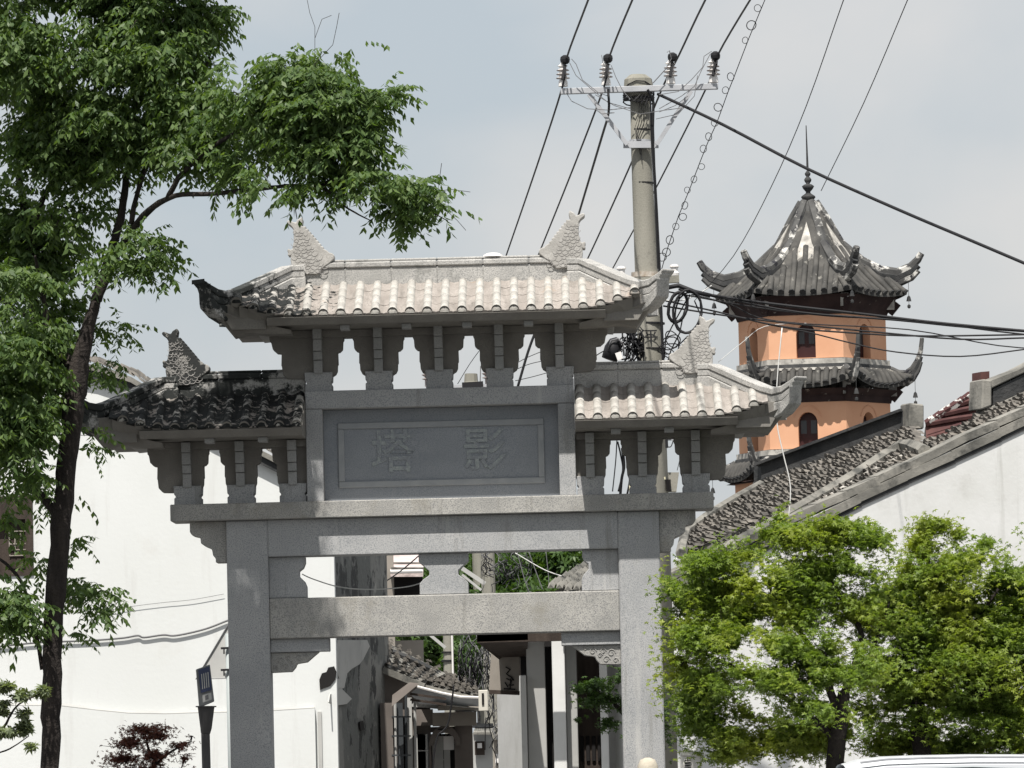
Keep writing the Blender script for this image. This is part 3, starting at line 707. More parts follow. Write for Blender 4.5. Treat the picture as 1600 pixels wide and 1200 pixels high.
part('ridge_coping', MB().bar(RP(1190, 757)+Vector((0, 0, .26))+gd*.1, RP(1418, 672)+Vector((0, 0, .26))+gd*.1, .30, .035), M_black, hB)
pe = RP(1432, 668); part('ridge_end_block', MB().slab([pe-hd_*.10-Vector((0,0,.02)), pe+hd_*.11-Vector((0,0,.02)), pe+hd_*.12+Vector((0, 0, .30)), pe-hd_*.09+Vector((0, 0, .32))], gd*.3), M_mortar, hB, bv=.02)
# curved rib
ribp = [RP(x, y, .10) for x, y in ((1130, 862), (1190, 829), (1262, 788), (1330, 748), (1385, 712), (1408, 698), (1425, 697), (1445, 706))]
part('fire_wall_rib', MB().tube(ribp, [.09]*8, 6), M_mortar, hB)
part('fire_wall_rib', MB().tube([p-Vector((0,0,.10)) for p in ribp[:-1]], [.05]*7, 6), M_black, hB)
rib2 = [RP(x, y, .06) for x, y in ((1235, 813), (1300, 776), (1360, 740), (1410, 716))]
part('lime_rib', MB().tube(rib2, [.05]*4, 6), M_plime, hB)
# left verge of B
vb = [RP(x, y, .06) for x, y in ((1064, 866), (1072, 832), (1110, 804), (1150, 780), (1190, 758))]
part('verge_tile', MB().tube(vb, [.07]*5, 6), M_mortar, hB)
# house C: red tiled roof
M_redlime = mat('lime_spotted_tile', (.07,.03,.03), (.55,.53,.50), 7, rough=.85, lo=.49, hi=.53)
hC = empty('red_roof_house', (P(1480, 700, 78).x, 78, 0), 'small dark red tiled roof between the grey roofs at the right', 'house')
nC = Vector((-.35, -.80, .50)).normalized(); cC = P(1480, 650, 78)
def CPt(px, py, lift=0): return onplane(px, py, cC+nC*lift, nC)
part('roof', MB().slab([CPt(1446, 664), CPt(1538, 604), CPt(1548, 612), CPt(1552, 680), CPt(1470, 708), CPt(1448, 700)], -nC*.1), M_redtile, hC)
for i in range(9):
    t = i/8; a = (1449+8*t*(1 if i < 7 else 1), 664+30*t); 
    x0_, y0_ = 1447+6*t, 667+36*t; x1_, y1_ = 1542+6*t, 640+36*t
    if i < 3: x0_, y0_ = 1447+ (2-i)*22, 663-(2-i)*14; x1_, y1_ = 1543, 648-(2-i)*14
    p = CPt(x0_, y0_, .03); q = CPt(x1_, y1_, .03)
    part('tile_row', MB().tube([p, p.lerp(q, .5)+Vector((0,0,.01)), q], .045, 6), M_redtile, hC)
rg = [CPt(1447+ (1540-1447)*t, 662+(602-662)*t, .05) for t in [i/8 for i in range(9)]]
for i in range(8): part('ridge_tile', MB().tube([rg[i], rg[i+1]], [.06, .07], 6), M_redlime, hC)
part('wall', MB().slab([ground_of(CPt(1448, 705)), ground_of(CPt(1552, 690)), CPt(1552, 690, -.12), CPt(1448, 705, -.12)], (0, .3, 0)), M_whiteR, hC)
# house D: dark ridge wall rising at the frame's right edge
hD = empty('black_ridge_house', (P(1580, 640, 72).x, 72, 0), 'roof end with thick black ridge wall and lichen coping at the right edge', 'house')
def DP(px, py, off=0): return onplane(px, py, P(1600, 600, 72)+gd*off, wn)
part('ridge_wall', MB().slab([DP(1552, 636), DP(1680, 574), DP(1680, 546), DP(1552, 608)], gd*.3), M_black, hD)
part('ridge_coping', MB().slab([DP(1545, 609, -.03), DP(1680, 545, -.03), DP(1680, 530, -.03), DP(1590, 577, -.03), DP(1546, 594, -.03)], gd*.36), M_mortar, hD, bv=.015)
part('verge_moulding_and_shade', MB().slab([DP(1540, 648, -.06), DP(1690, 578, -.06), DP(1690, 571, -.06), DP(1545, 638, -.06)], gd*.4), M_mortar, hD)
part('verge_moulding_and_shade', MB().slab([DP(1538, 655, -.03), DP(1690, 585, -.03), DP(1690, 580, -.03), DP(1540, 650, -.03)], gd*.4), M_black, hD)
part('wall', MB().slab([ground_of(DP(1536, 690, .05)), ground_of(DP(1690, 600, .05)), DP(1690, 586, .05), DP(1536, 656, .05)], gd*.3), M_mortar, hD)
part('ridge_end_block', MB().slab([DP(1534, 640, -.08), DP(1550, 634, -.08), DP(1550, 594, -.08), DP(1536, 592, -.08)], gd*.45), M_mortar, hD, bv=.02)
part('chimney', MB().slab([DP(1533, 610, .3), DP(1546, 606, .3), DP(1546, 580, .3), DP(1533, 581, .3)], gd*.3), M_redtile, hD)

# ================================================================== left white house
HY = 62.0
def F(px, py, Y=HY): return P(px, py, Y)
hL = empty('white_house', (F(250, 1000).x, HY, 0), 'large whitewashed house wall left of the archway, with a sloping tiled gable', 'house')
top_l = [(-260, 560), (70, 580), (150, 594), (206, 612), (330, 686), (438, 741), (520, 786)]
pts = [F(x, y) for x, y in top_l]
m = MB(); lo = [Vector((p.x, HY, 0)) for p in pts]
# wall with a real window opening, built in strips
wx0, wx1, wy0, wy1 = -40, 52, 775, 900
def strip(pa, pb, mb, ya=None): mb.slab([Vector((pa.x, HY, 0)), Vector((pb.x, HY, 0)), pb, pa], (0, .35, 0))
wA = F(wx0, 850).x; wB = F(wx1, 850).x; zA = F(20, wy1).z; zB = F(20, wy0).z
def ztop(x):
    for i in range(len(pts)-1):
        if pts[i].x <= x <= pts[i+1].x: t = (x-pts[i].x)/(pts[i+1].x-pts[i].x); return pts[i].z+(pts[i+1].z-pts[i].z)*t
    return pts[-1].z
xs_ = sorted([p.x for p in pts]+[wA, wB])
for i in range(len(xs_)-1):
    a, b = xs_[i], xs_[i+1]
    if wA-1e-6 <= a and b <= wB+1e-6:
        m.slab([(a, HY, 0), (b, HY, 0), (b, HY, zA), (a, HY, zA)], (0, .35, 0)); m.slab([(a, HY, zB), (b, HY, zB), (b, HY, ztop(b)), (a, HY, ztop(a))], (0, .35, 0))
    else: m.slab([(a, HY, 0), (b, HY, 0), (b, HY, ztop(b)), (a, HY, ztop(a))], (0, .35, 0))
part('wall', m, M_white, hL)
# wall thickness / shaded street side of the same house, peeling
sx0, sx1 = F(505, 1000).x, P(607, 1000, 66.6).x
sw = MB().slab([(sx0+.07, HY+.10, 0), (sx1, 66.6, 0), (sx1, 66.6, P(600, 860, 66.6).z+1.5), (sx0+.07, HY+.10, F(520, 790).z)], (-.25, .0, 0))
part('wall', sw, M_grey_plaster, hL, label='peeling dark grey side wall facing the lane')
rr = random.Random(9)
def blob(cx_, cy_, rx, ry, Y, n=14, jag=.25):
    return [P(cx_+rx*math.cos(2*math.pi*k/n)*(1+rr.uniform(-jag, jag)), cy_+ry*math.sin(2*math.pi*k/n)*(1+rr.uniform(-jag, jag)), Y) for k in range(n)]
# plaster remnants, black patches painted as the shade in holes, and corner edging
def sidept(px, py):  # point on side wall
    n = Vector((66.6-HY-.1, -(sx1-sx0-.07), 0)).normalized(); return onplane(px, py, Vector((sx0+.07, HY+.10, 0))+n*.012, n)
for poly, mm, nm in (
    ([(527,1000),(572,1000),(576,1010),(566,1030),(560,1038),(548,1045),(541,1052),(536,1075),(524,1078),(516,1072),(528,1060),(524,1045),(520,1020)], M_grey_shade, 'plaster_patch'),
    ([(514,1085),(530,1074),(548,1092),(540,1100),(520,1103),(512,1097)], M_grey_shade, 'plaster_patch'),
    ([(560,1128),(566,1126),(568,1140),(562,1142)], M_void, 'hole_shade_patch')):
    part(nm, MB().slab([sidept(x, y) for x, y in poly], (.015, -.004, 0)), mm, hL)
part('hole_shade_patch', MB().slab([F(x, y, HY-.005) for x, y in ((499,1062),(503,1052),(510,1050),(513,1043),(522,1041),(526,1050),(524,1062),(516,1072),(500,1078))], (0, -.012, 0)), M_void, hL)
part('corner_strip', MB().box(F(494, 1000).x, F(500, 1000).x, HY-.03, HY, 0, F(497, 1112).z), M_grey_shade, hL)
# lower wall coping: wavy, its grey colour stands in for a shadow line
cop = [F(x, y, HY-.05) for x, y in ((-60, 1104), (40, 1103), (90, 1103), (150, 1110), (200, 1115), (260, 1116), (320, 1114), (400, 1113), (492, 1107))]
part('coping', MB().tube(cop, .038, 6), M_grey_shade, hL)
lw = MB(); 
for i in range(len(cop)-1):
    a, b = cop[i], cop[i+1]; lw.slab([Vector((a.x, HY-.09, 0)), Vector((b.x, HY-.09, 0)), Vector((b.x, HY-.09, b.z)), Vector((a.x, HY-.09, a.z))], (0, .088, 0))
part('lower_wall', lw, M_white, hL)
# verge, tiles and roof slab behind the gable line
for i in range(len(pts)-1):
    a, b = pts[i], pts[i+1]; n_ = max(1, int((b-a).length/.45))
    for j in range(n_):
        p, q = a.lerp(b, j/n_), a.lerp(b, (j+1)/n_)
        part('verge_board', MB().slab([p+Vector((0,-.09,.0)), q+Vector((0,-.09,.0)), q+Vector((0,-.09,.10)), p+Vector((0,-.09,.10))], (0, .6, 0)), M_black, hL)
        part('verge_tile', MB().slab([p+Vector((0,-.13,.102)), q+Vector((0,-.13,.102)), q+Vector((0,-.13,.17)), p+Vector((0,-.13,.17+rr.uniform(0,.03)))], (0, .7, 0)), M_mortar, hL)
# tiles piled along the verge top (lichen grey)
vt = MB()
for i in range(len(pts)-1):
    a, b = pts[i], pts[i+1]; n_ = int((b-a).length/.09)
    for j in range(n_):
        for r_ in range(4):
            p = a.lerp(b, (j+rr.random()*.5)/n_)+Vector((0, r_*.17, .20+rr.uniform(0, .05)+r_*.02)); w = .05; 
            d = (b-a).normalized()
            vt.add([p-Vector((0,w,0)), p+d*.11-Vector((0,w,0))-Vector((0,0,.02)), p+d*.11+Vector((0,w,-.02)), p+Vector((0,w,0)), p+Vector((0,0,.035)), p+d*.11+Vector((0,0,.02))], [(0,1,5,4),(4,5,2,3),(0,4,3)])
part('roof_tiles', vt, M_rooftile, hL, kind='stuff')
# window with lattice
wz0_, wz1_ = zA, zB
win = part('window', MB().box(wA, wB, HY+.10, HY+.16, wz0_, wz1_), M_wood, hL)
m = MB(); fw = .05
m.box(wA, wB, HY-.02, HY+.098, wz0_, wz0_+.07).box(wA, wB, HY-.02, HY+.098, wz1_-.28, wz1_).box(wB-.09, wB, HY-.02, HY+.098, wz0_+.071, wz1_-.281).box(wA, wA+.09, HY-.02, HY+.098, wz0_+.071, wz1_-.281)
part('frame', m, M_wood, win)
pale = mat('weathered_lattice', (.26,.23,.20), (.34,.31,.28), 9, rough=.9)
for x0_ in (F(2, 850).x-.45, F(14, 850).x):
    lt = MB(); x1_ = x0_+.20; zz0 = F(14, 868).z; zz1 = F(14, 830).z; yy = HY+.06
    for i in range(4): lt.box(x0_+i*(x1_-x0_)/3-.007, x0_+i*(x1_-x0_)/3+.007, yy, yy+.03, zz0, zz1)
    for zq in (zz0, zz0+.07, zz0+.14, zz1): lt.box(x0_, x1_, yy-.012, yy-.001, zq-.006, zq+.006)
    part('lattice', lt, pale, win); part('panel', MB().box(x0_-.03, x1_+.03, yy+.005, yy+.03, wz0_+.09, zz0-.05), M_wood, win)
# cables stapled to the wall
def cable(name, ptsl, r_, m, label, cat='cable', group=None, n=5, sub=6):
    p = [Vector(q) for q in ptsl]; q2 = []
    for i in range(len(p)-1):    # catmull-rom
        p0 = p[max(i-1, 0)]; p1 = p[i]; p2 = p[i+1]; p3 = p[min(i+2, len(p)-1)]
        for k in range(sub):
            t = k/sub; q2.append(.5*((2*p1)+(p2-p0)*t+(2*p0-5*p1+4*p2-p3)*t*t+(3*p1-p0-3*p2+p3)*t**3))
    q2.append(p[-1]); mb = MB().tube(q2, r_, n)
    return solo(name, mb, m, label, cat, group, smooth=True)
cable('wall_cable', [F(x, y, HY-.03) for x, y in ((-20, 1012), (60, 1004), (135, 1001), (190, 997), (215, 993), (225, 996), (255, 992), (275, 993), (320, 983), (360, 968), (400, 955))], .012, M_cableg, 'grey cable sagging across the white house wall left of the archway')
cable('thin_wall_wire', [F(x, y, HY-.03) for x, y in ((135, 962), (190, 950), (250, 942), (300, 937), (350, 928))], .003, M_cableg, 'thin faint wire on the white wall above the sagging grey cable', 'wire')
cable('thin_roof_wire', [F(x, y, 58) for x, y in ((60, 676), (130, 680), (200, 681), (330, 690))], .005, M_cableg, 'thin wire passing behind the archway\'s lower left roof corner', 'wire')

# ================================================================== lane behind the arch
# right-hand shop front with white pillars
SY = 63.0
def G_(px, py, Y=SY): return P(px, py, Y)
sf = empty('pillared_shop_house', (G_(900, 1100).x, SY, 0), 'white pillared house front seen through the right side of the archway', 'house')
def pil(x0_, x1_, ytop, m, Y=SY, d=.25, name='pillar', yb=None):
    a, b = G_(x0_, 1100, Y), G_(x1_, 1100, Y); return part(name, MB().box(a.x, b.x, Y, Y+d, 0 if yb is None else G_(x0_, yb, Y).z, G_((x0_+x1_)/2, ytop, Y).z), m, sf, bv=.008)
pil(864, 884, 985, M_whiteR, SY-.25); pil(938, 950, 985, M_whiteR, SY-.25)
pil(824, 853, 990, M_grey_shade, SY+.1, .2, 'wall'); pil(885, 902, 985, M_grey_shade, SY+.1, .2, 'wall'); pil(949, 976, 985, M_grey_shade, SY+.1, .2, 'wall')  # grey colour stands in for the shaded faces beside the white pillars
pil(814, 823, 1055, M_grey_shade, SY-.1, .2, 'downpipe')
pil(815, 1040, 960, M_void, SY+1.0, .1, 'back_wall')
pil(903, 938, 1010, M_wood, SY+.5, .06, 'door'); 
for i in range(4):
    pil(905+i*9, 911+i*9, 1150, M_void, SY+.47, .02, 'door_panel', 1190)
pil(853, 866, 1010, M_void, SY+.45, .06, 'opening')
part('fascia', MB().box(G_(822, 1000).x, G_(985, 1000).x, SY-.26, SY+.3, G_(900, 985).z, G_(900, 940).z), M_grey_shade, sf)
part('beam', MB().bar(G_(880, 992, SY-.3), G_(880, 1006, SY-.3), .02), M_void, sf)
# its tiled roof seen in the upper gap
ra, rb_, rc, rd = G_(862, 927, 61), G_(932, 884, 63), G_(1000, 890, 65), G_(1000, 940, 61)
part('roof', MB().slab([ra, rb_, rc, rd], (0, 0, -.1)), M_mortar, sf)
vt = MB(); u_ = (rb_-ra)
for i in range(13):
    for j in range(7):
        p = ra+u_*(i/13)+Vector((j*.10, 0, j*-.012))+Vector((0,-.06,.05+rr.uniform(0,.02)))
        vt.add([p+Vector((-.05,-.04,0)), p+Vector((.03,-.04,0)), p+Vector((.05,.10,.06)), p+Vector((-.03,.10,.06)), p+Vector((-.01,-.05,.045)), p+Vector((.01,.10,.10))], [(0,1,4),(0,4,5,3),(4,1,2,5),(3,5,2)])
part('roof_tiles', vt, M_mortar, sf, kind='stuff')
part('gable_post', MB().box(G_(914, 905, 62.5).x, G_(930, 905, 62.5).x, 62.5, 62.7, G_(920, 985).z, G_(920, 903, 62.5).z), M_beige, sf)
# dark eave soffit at left of the house
part('eave', MB().slab([G_(745, 1003, 62), G_(825, 1000, 62), G_(822, 1050, 66), G_(812, 1056, 66)], (0, 0, .12)), M_wood, sf)
part('eave', MB().box(G_(745, 985, 62).x, G_(880, 985, 62).x, 62, 62.2, G_(800, 1003, 62).z, G_(800, 975, 62).z), M_wood, sf)
# beige hanging shop board with dark ink ornament
sb = empty('hanging_shop_board', G_(790, 1078, 64), 'beige shop board with dark brush ornament hanging beside the pillared house', 'sign')
part('board', MB().slab([P(*q, 64) for q in ((764,1078),(811,1080),(812,1018),(803,1009),(768,1006))], (0, .08, 0)), M_beige, sb)
ink = MB()
for ptsl in (((790,1042),(797,1046),(791,1053),(799,1058),(803,1063)), ((791,1060),(800,1064),(795,1071),(803,1070)), ((798,1060),(797,1076)), ((787,1076),(805,1077)), ((789,1066),(794,1074))):
    ink.tube([P(x, y, 63.985) for x, y in ptsl], .010, 4)
part('ink_ornament', ink, M_void, sb)
part('bracket_rail', MB().bar(P(764, 1081, 63.98), P(812, 1083, 63.98), .05), M_wood, sb)

# left porch house with arched doorway
ph = empty('porch_house', (P(690, 1150, 66).x, 66, 0), 'grey brown lane house with white edged canopy and arched doorway', 'house')
def Q_(px, py, Y=66): return P(px, py, Y)
def pbox(name, x0_, x1_, y0_, y1_, m, Y=66, d=.15, par=None, bv=0):   # pixel rectangle to a box standing at depth Y
    a = Q_(x0_, y1_, Y); b = Q_(x1_, y0_, Y); return part(name, MB().box(a.x, b.x, Y, Y+d, a.z, b.z), m, par or ph, bv=bv)
M_brown = mat('brown_render', (.12,.105,.095), (.16,.14,.127), 2, rough=.9)
pbox('wall', 642, 672, 1100, 1420, M_brown, 66.1); pbox('wall', 716, 738, 1134, 1420, M_brown, 66.1)
pbox('wall', 652, 716, 1135, 1145, M_brown, 66.12)
part('canopy', MB().slab([Q_(640,1104), Q_(744,1112), Q_(748,1106,65.6), Q_(684,1100,65.6), Q_(648,1096)], (0, .5, 0)), M_grey_shade, ph)
pbox('fascia', 676, 744, 1112, 1135, M_beige, 65.9, .2); pbox('fascia', 645, 676, 1108, 1134, M_brown, 65.95, .2); pbox('cornice', 684, 750, 1101, 1110, M_beige, 65.7, .3)
part('gutter', MB().tube([P(652,1073,65.4), P(690,1083,65.4), P(720,1089,65.4), P(748,1090,65.4)], .018, 6), M_porc, ph)
part('canopy_sheet', MB().slab([P(652,1074,65.45), P(750,1092,65.45), P(748,1104,65.6), P(700,1100,65.8), P(655,1100,65.8), P(641,1084,65.6)], (0, .03, .0)), mat('grey_sheet', (.50,.53,.56), (.62,.64,.66), 3, rough=.6), ph)
for y_ in (1084, 1093): part('sheet_batten', MB().bar(P(641,y_,65.42), P(697,y_+8,65.42), .03), M_wood, ph)
pbox('window', 654, 669, 1147, 1420, M_glass, 66.05, .05); pbox('opening', 672, 716, 1146, 1420, M_void, 66.4, .1)
arch = MB()
for i in range(8):
    a0_, a1_ = math.pi*i/8, math.pi*(i+1)/8
    q = lambda a, rx, ry: P(695-rx*math.cos(a), 1165-ry*math.sin(a), 66.0)
    arch.slab([q(a0_, 18, 20), q(a1_, 18, 20), q(a1_, 25, 32), q(a0_, 25, 32)], (0, .2, 0))
part('arch', arch, M_brown, ph)
pbox('door', 681, 692, 1150, 1420, M_grey_shade, 66.3, .05); pbox('door', 699, 703, 1172, 1420, M_grey_shade, 66.28, .05); pbox('curtain', 693, 709, 1150, 1172, M_porc, 66.25, .03)
# awning brace and wall bits between ruin and porch
pbox('post', 601, 613, 1098, 1420, M_brown, 65.6, .2); pbox('downpipe', 626, 629, 1098, 1420, M_glass, 65.8, .05); pbox('downpipe', 640, 643, 1090, 1420, M_grey_shade, 65.8, .05)
pbox('wall', 606, 645, 1100, 1420, M_void, 66.6, .1); pbox('wall', 613, 622, 1165, 1420, M_brown, 66.2, .1)
part('canopy_brace', MB().slab([P(612,1104,65.2), P(655,1068,65.2), P(640,1066,65.4), P(613,1086,65.4)], (0, .06, 0)), M_brown, ph)
# tiled roofs stepping down the lane
def lane_roof(name, corners, label, seed, mt=M_rooftile):
    root = empty(name, corners[0], label, 'roof')
    c = [Vector(q) for q in corners]; n = (c[1]-c[0]).cross(c[3]-c[0]).normalized()
    if n.z < 0: n = -n
    part('deck', MB().slab(c, -n*.08), M_mortar, root)
    rq = random.Random(seed); mb = MB(); na = int((c[1]-c[0]).length/.085); nb = max(6, int((c[3]-c[0]).length/.22))
    e1 = (c[1]-c[0]).normalized(); e2 = (c[3]-c[0]).normalized()
    for i in range(na):
        for j in range(nb):
            p = c[0].lerp(c[1], i/na).lerp(c[3].lerp(c[2], i/na), (j+.2*rq.random())/nb)+n*(.02+rq.random()*.04)
            p = p+e1*rq.uniform(-.02, .02); mb.add([p, p+e1*.035+n*.03, p+e1*.07, p+e2*.25-n*.02, p+e2*.25+e1*.035+n*.01, p+e2*.25+e1*.07-n*.02], [(0,1,4,3),(1,2,5,4),(0,2,1)])
    part('roof_tiles', mb, mt, root, kind='stuff'); return root
r1 = lane_roof('lane_roof', [P(600, 1042, 66), P(664, 1068, 66), P(696, 1052, 72), P(604, 1004, 72)], 'grey tiled lean-to roof just right of the peeling wall', 1)
part('ridge_course', MB().tube([P(604, 1016, 70), P(640, 1030, 70), P(672, 1046, 70)], .05, 6), M_black, r1)
part('wall', MB().slab([P(600,1046,66.2), P(664,1072,66.2), P(664,1120,66.2), P(600,1120,66.2)], (0,.2,0)), M_brown, r1)
r2 = lane_roof('lane_roof', [P(664, 1070, 66.2), P(748, 1090, 66.2), P(744, 1068, 74), P(684, 1054, 74)], 'flat grey roof above the white edged canopy', 2)
r3 = lane_roof('lane_roof', [P(770, 1148, 78), P(816, 1140, 78), P(816, 1116, 84), P(776, 1128, 84)], 'pale broken tile roof low in the lane beside the pillars', 3, M_mortar)
part('wall', MB().slab([P(771,1150,78.2), P(815,1144,78.2), P(815,1260,78.2), P(771,1260,78.2)], (0,.2,0)), M_beige, r3)
part('window', MB().slab([P(774,1178,78.15), P(794,1178,78.15), P(794,1192,78.15), P(774,1192,78.15)], (0,.03,0)), M_porc, r3)
part('doorway', MB().slab([P(797,1160,78.15), P(812,1160,78.15), P(812,1190,78.15), P(797,1190,78.15)], (0,.03,0)), M_void, r3)
far = empty('far_lane_house', (P(755, 1170, 76).x, 76, 0), 'small whitewashed house end deep in the lane with a tile fringe and posted notice', 'house')
def fbox(name, x0_, x1_, y0_, y1_, m, Y=76, d=.1):
    a = P(x0_, y1_, Y); b = P(x1_, y0_, Y); return part(name, MB().box(a.x, b.x, Y, Y+d, a.z, b.z), m, far)
fbox('wall', 736, 769, 1145, 1330, M_grey_shade); fbox('notice_board', 742, 757, 1158, 1180, M_wood, 75.9, .05); fbox('notice', 746, 753, 1161, 1169, M_porc, 75.87, .02)
for i in range(9): part('eave_tile', MB().tube([P(741+i*3.2, 1146, 75.6), P(744+i*3.2, 1138, 76)], .022, 5), M_mortar, far)
fbox('roof', 738, 770, 1130, 1137, M_black, 75.9, 1.5)
for i in range(5): pbox('glazing_bar', 655+i*3, 655.6+i*3, 1147, 1420, M_grey_shade, 66.03, .015)
pbox('transom', 654, 669, 1172, 1174, M_grey_shade, 66.02, .015); pbox('transom', 681, 703, 1186, 1188, M_grey_shade, 66.22, .02)
pbox('lamp_bracket', 684, 694, 1138, 1141, M_void, 65.85, .04)
for x_, m_ in ((617, M_grey_shade), (634, M_glass), (648, M_grey_shade)): part('downpipe', MB().tube([P(x_, 1085, 65.7), P(x_+.5, 1130, 65.7), P(x_+3, 1420, 65.7)], .018, 6), m_, ph)
for y_ in (1120, 1150, 1180): part('pipe_strap', MB().bar(P(612, y_, 65.6), P(642, y_, 65.6), .012, .02), M_glass, ph)
# meter box
mbx = empty('meter_box', P(755, 1112, 65), 'cream electric meter box at the end of the white edged canopy', 'box')
a = P(748, 1111, 65); b = P(762, 1078, 65)
part('case', MB().box(a.x, b.x, 65, 65.1, a.z, b.z), mat('cream_plastic', (.60,.58,.52), rough=.5), mbx, bv=.006)
a = P(753, 1101, 64.98); b = P(756, 1083, 64.98); part('slot', MB().box(a.x, b.x, 64.985, 64.999, a.z, b.z), M_void, mbx)
# roof window piece seen in upper gap at left
ug = empty('upper_lane_house', (P(630, 895, 80).x, 80, 0), 'sunlit house top with white gutter seen through the upper gap of the archway', 'house')
def ubox(name, x0_, x1_, y0_, y1_, m, Y=80, d=.2):
    a = P(x0_, y1_, Y); b = P(x1_, y0_, Y); return part(name, MB().box(a.x, b.x, Y, Y+d, a.z, b.z), m, ug)
ubox('wall', 602, 614, 858, 1010, M_beige, 79.8); ubox('wall', 605, 661, 1000, 1420, M_beige, 80.3)
part('roof', MB().slab([P(610,893,79.6), P(661,893,79.6), P(664,850,83), P(606,850,83)], (0,0,-.08)), mat('pinkish_tile', (.40,.33,.32), (.55,.48,.46), 6, rough=.9, bump=.6, bscale=8, bdist=.05), ug)
for i in range(4): part('tile_course', MB().bar(P(611, 888-i*8, 79.5+i), P(662, 888-i*8, 79.5+i), .05, .03), M_rooftile, ug)
part('gutter', MB().tube([P(610,893,79.5), P(660,892,79.5)], .035, 8), M_porc, ug)
ubox('opening', 612, 660, 897, 935, M_void, 80.2)

# far trees beyond the lane
def leaves(blobs, n_total, size, soft=False, seed=1):
    """numpy leaf cloud. blobs: (centre Vector, (rx,ry,rz)); returns verts, faces"""
    g_ = np.random.default_rng(seed)
    wts = np.array([b[1][0]*b[1][2]*(b[2] if len(b) > 2 else 1) for b in blobs]); wts = wts/wts.sum()
    idx = g_.choice(len(blobs), n_total, p=wts)
    C = np.array([tuple(b[0]) for b in blobs])[idx]; Rr = np.array([b[1] for b in blobs])[idx]
    d = g_.normal(size=(n_total, 3)); d /= np.linalg.norm(d, axis=1)[:, None]
    rad = np.minimum(np.abs(g_.normal(size=n_total))*.55+.1*g_.random(n_total), 1.45) if soft else g_.random(n_total)**.42
    pos = C+d*rad[:, None]*Rr
    return pos, d, g_
def airy(pos, d, g_, scale, keep, zs=1.6, seed=0, edge=None):
    """drop leaves where a smooth 3D field is low, so gaps and ragged sprays open up"""
    q = np.random.default_rng(seed); f = np.zeros(len(pos)); tot = 0
    for o in range(4):
        for _ in range(9):
            k = q.normal(size=3); k /= np.linalg.norm(k); k = k*scale*(1.9**o)*2*math.pi; k[2] *= zs
            w = .75**o; f += w*np.cos(pos@k+q.random()*6.28); tot += w*w/2
    f /= math.sqrt(tot); m = f > np.quantile(f, 1-keep)
    return pos[m], d[m]
def mesh_from(name, V, Fq, m, parent=None, label=None, cat=None, group=None, kind=None):
    me = bpy.data.meshes.new(name); nv = len(V); nf = len(Fq); k = Fq.shape[1]
    me.vertices.add(nv); me.vertices.foreach_set('co', V.astype(np.float32).ravel())
    me.loops.add(nf*k); me.loops.foreach_set('vertex_index', Fq.astype(np.int32).ravel())
    me.polygons.add(nf); me.polygons.foreach_set('loop_start', np.arange(0, nf*k, k, dtype=np.int32)); me.polygons.foreach_set('loop_total', np.full(nf, k, np.int32))
    me.update(calc_edges=True); me.materials.append(m)
    o = bpy.data.objects.new(name, me); COL.objects.link(o)
    if parent: o.parent = parent
    return props(o, label, cat, group, kind)
def basis(axis, g_, roll=None):
    """orthonormal frames with given long axis"""
    a = axis/np.linalg.norm(axis, axis=1)[:, None]; r_ = g_.normal(size=a.shape) if roll is None else roll
    b = np.cross(a, r_); b /= np.linalg.norm(b, axis=1)[:, None]; c = np.cross(a, b); return a, b, c
def pinnate(pos, d, g_, L_=.24, ll=.078, lw=.032, nl=5, droop=.8, org=(0, 0, 0)):
    """compound leaves: rachis heading outwards and drooping leaflets hanging from it"""
    n = len(pos); ax = d.copy(); ax[:, 2] = ax[:, 2]*.4-.15; ax /= np.linalg.norm(ax, axis=1)[:, None]
    Vs = []; 
    side = np.cross(ax, np.array([0, 0, 1.])); side /= np.linalg.norm(side, axis=1)[:, None]+1e-9
    ls = g_.uniform(.7, 1.25, n)
    for k in range(nl):
        for sg in (-1, 1):
            t = (k+.6)/nl
            base = pos+ax*(t*L_*ls)[:, None]+np.array([0, 0, -1.])*(t*t*.25*L_*ls)[:, None]
            dirn = side*sg*.75+ax*.35+np.array([0, 0, -droop])+g_.normal(size=(n, 3))*.28
            a, b, c = basis(dirn, g_, roll=np.tile(np.array([[0, 0, 1.]]), (n, 1))+g_.normal(size=(n, 3))*.5)
            q = (ll*ls*g_.uniform(.75, 1.2, n))[:, None]; w = (lw*ls)[:, None]
            p0 = base; p1 = base+a*q*.45+b*w*.5+c*w*.15; p2 = base+a*q; p3 = base+a*q*.45-b*w*.5+c*w*.15
            Vs.append(np.stack([p0, p1, p2, p3], 1))
    V = np.concatenate(Vs, 0).reshape(-1, 3)-np.array(org); Fq = np.arange(len(V)).reshape(-1, 4); return V, Fq
def star(pos, d, g_, s=.05, lobes=5, up=1.0, org=(0, 0, 0), jit=.5):
    """palmate leaves: narrow lobes in a fan, mostly lying flat with drooping points"""
    n = len(pos); nrm = np.tile(np.array([[0, 0, up]]), (n, 1))+g_.normal(size=(n, 3))*jit; nrm /= np.linalg.norm(nrm, axis=1)[:, None]
    a, b, c = basis(np.cross(nrm, g_.normal(size=(n, 3))), g_, roll=nrm)   # a in plane, c ~ normal
    sz = (s*g_.uniform(.7, 1.25, n))[:, None]; Vs = []
    for k in range(lobes):
        th = (k-(lobes-1)/2)*R(52); l = [1, .92, .72, .92, .72][abs(k-(lobes-1)//2)] if lobes == 5 else 1
        dd = a*math.cos(th)+b*math.sin(th); pp = -a*math.sin(th)+b*math.cos(th)
        tip = pos+dd*sz*l-nrm*sz*.25
        Vs.append(np.stack([pos, pos+dd*sz*.45*l+pp*sz*.16, tip, pos+dd*sz*.45*l-pp*sz*.16], 1))
    V = np.stack(Vs, 1).reshape(-1, 3)-np.array(org); Fq = np.arange(len(V)).reshape(-1, 4); return V, Fq

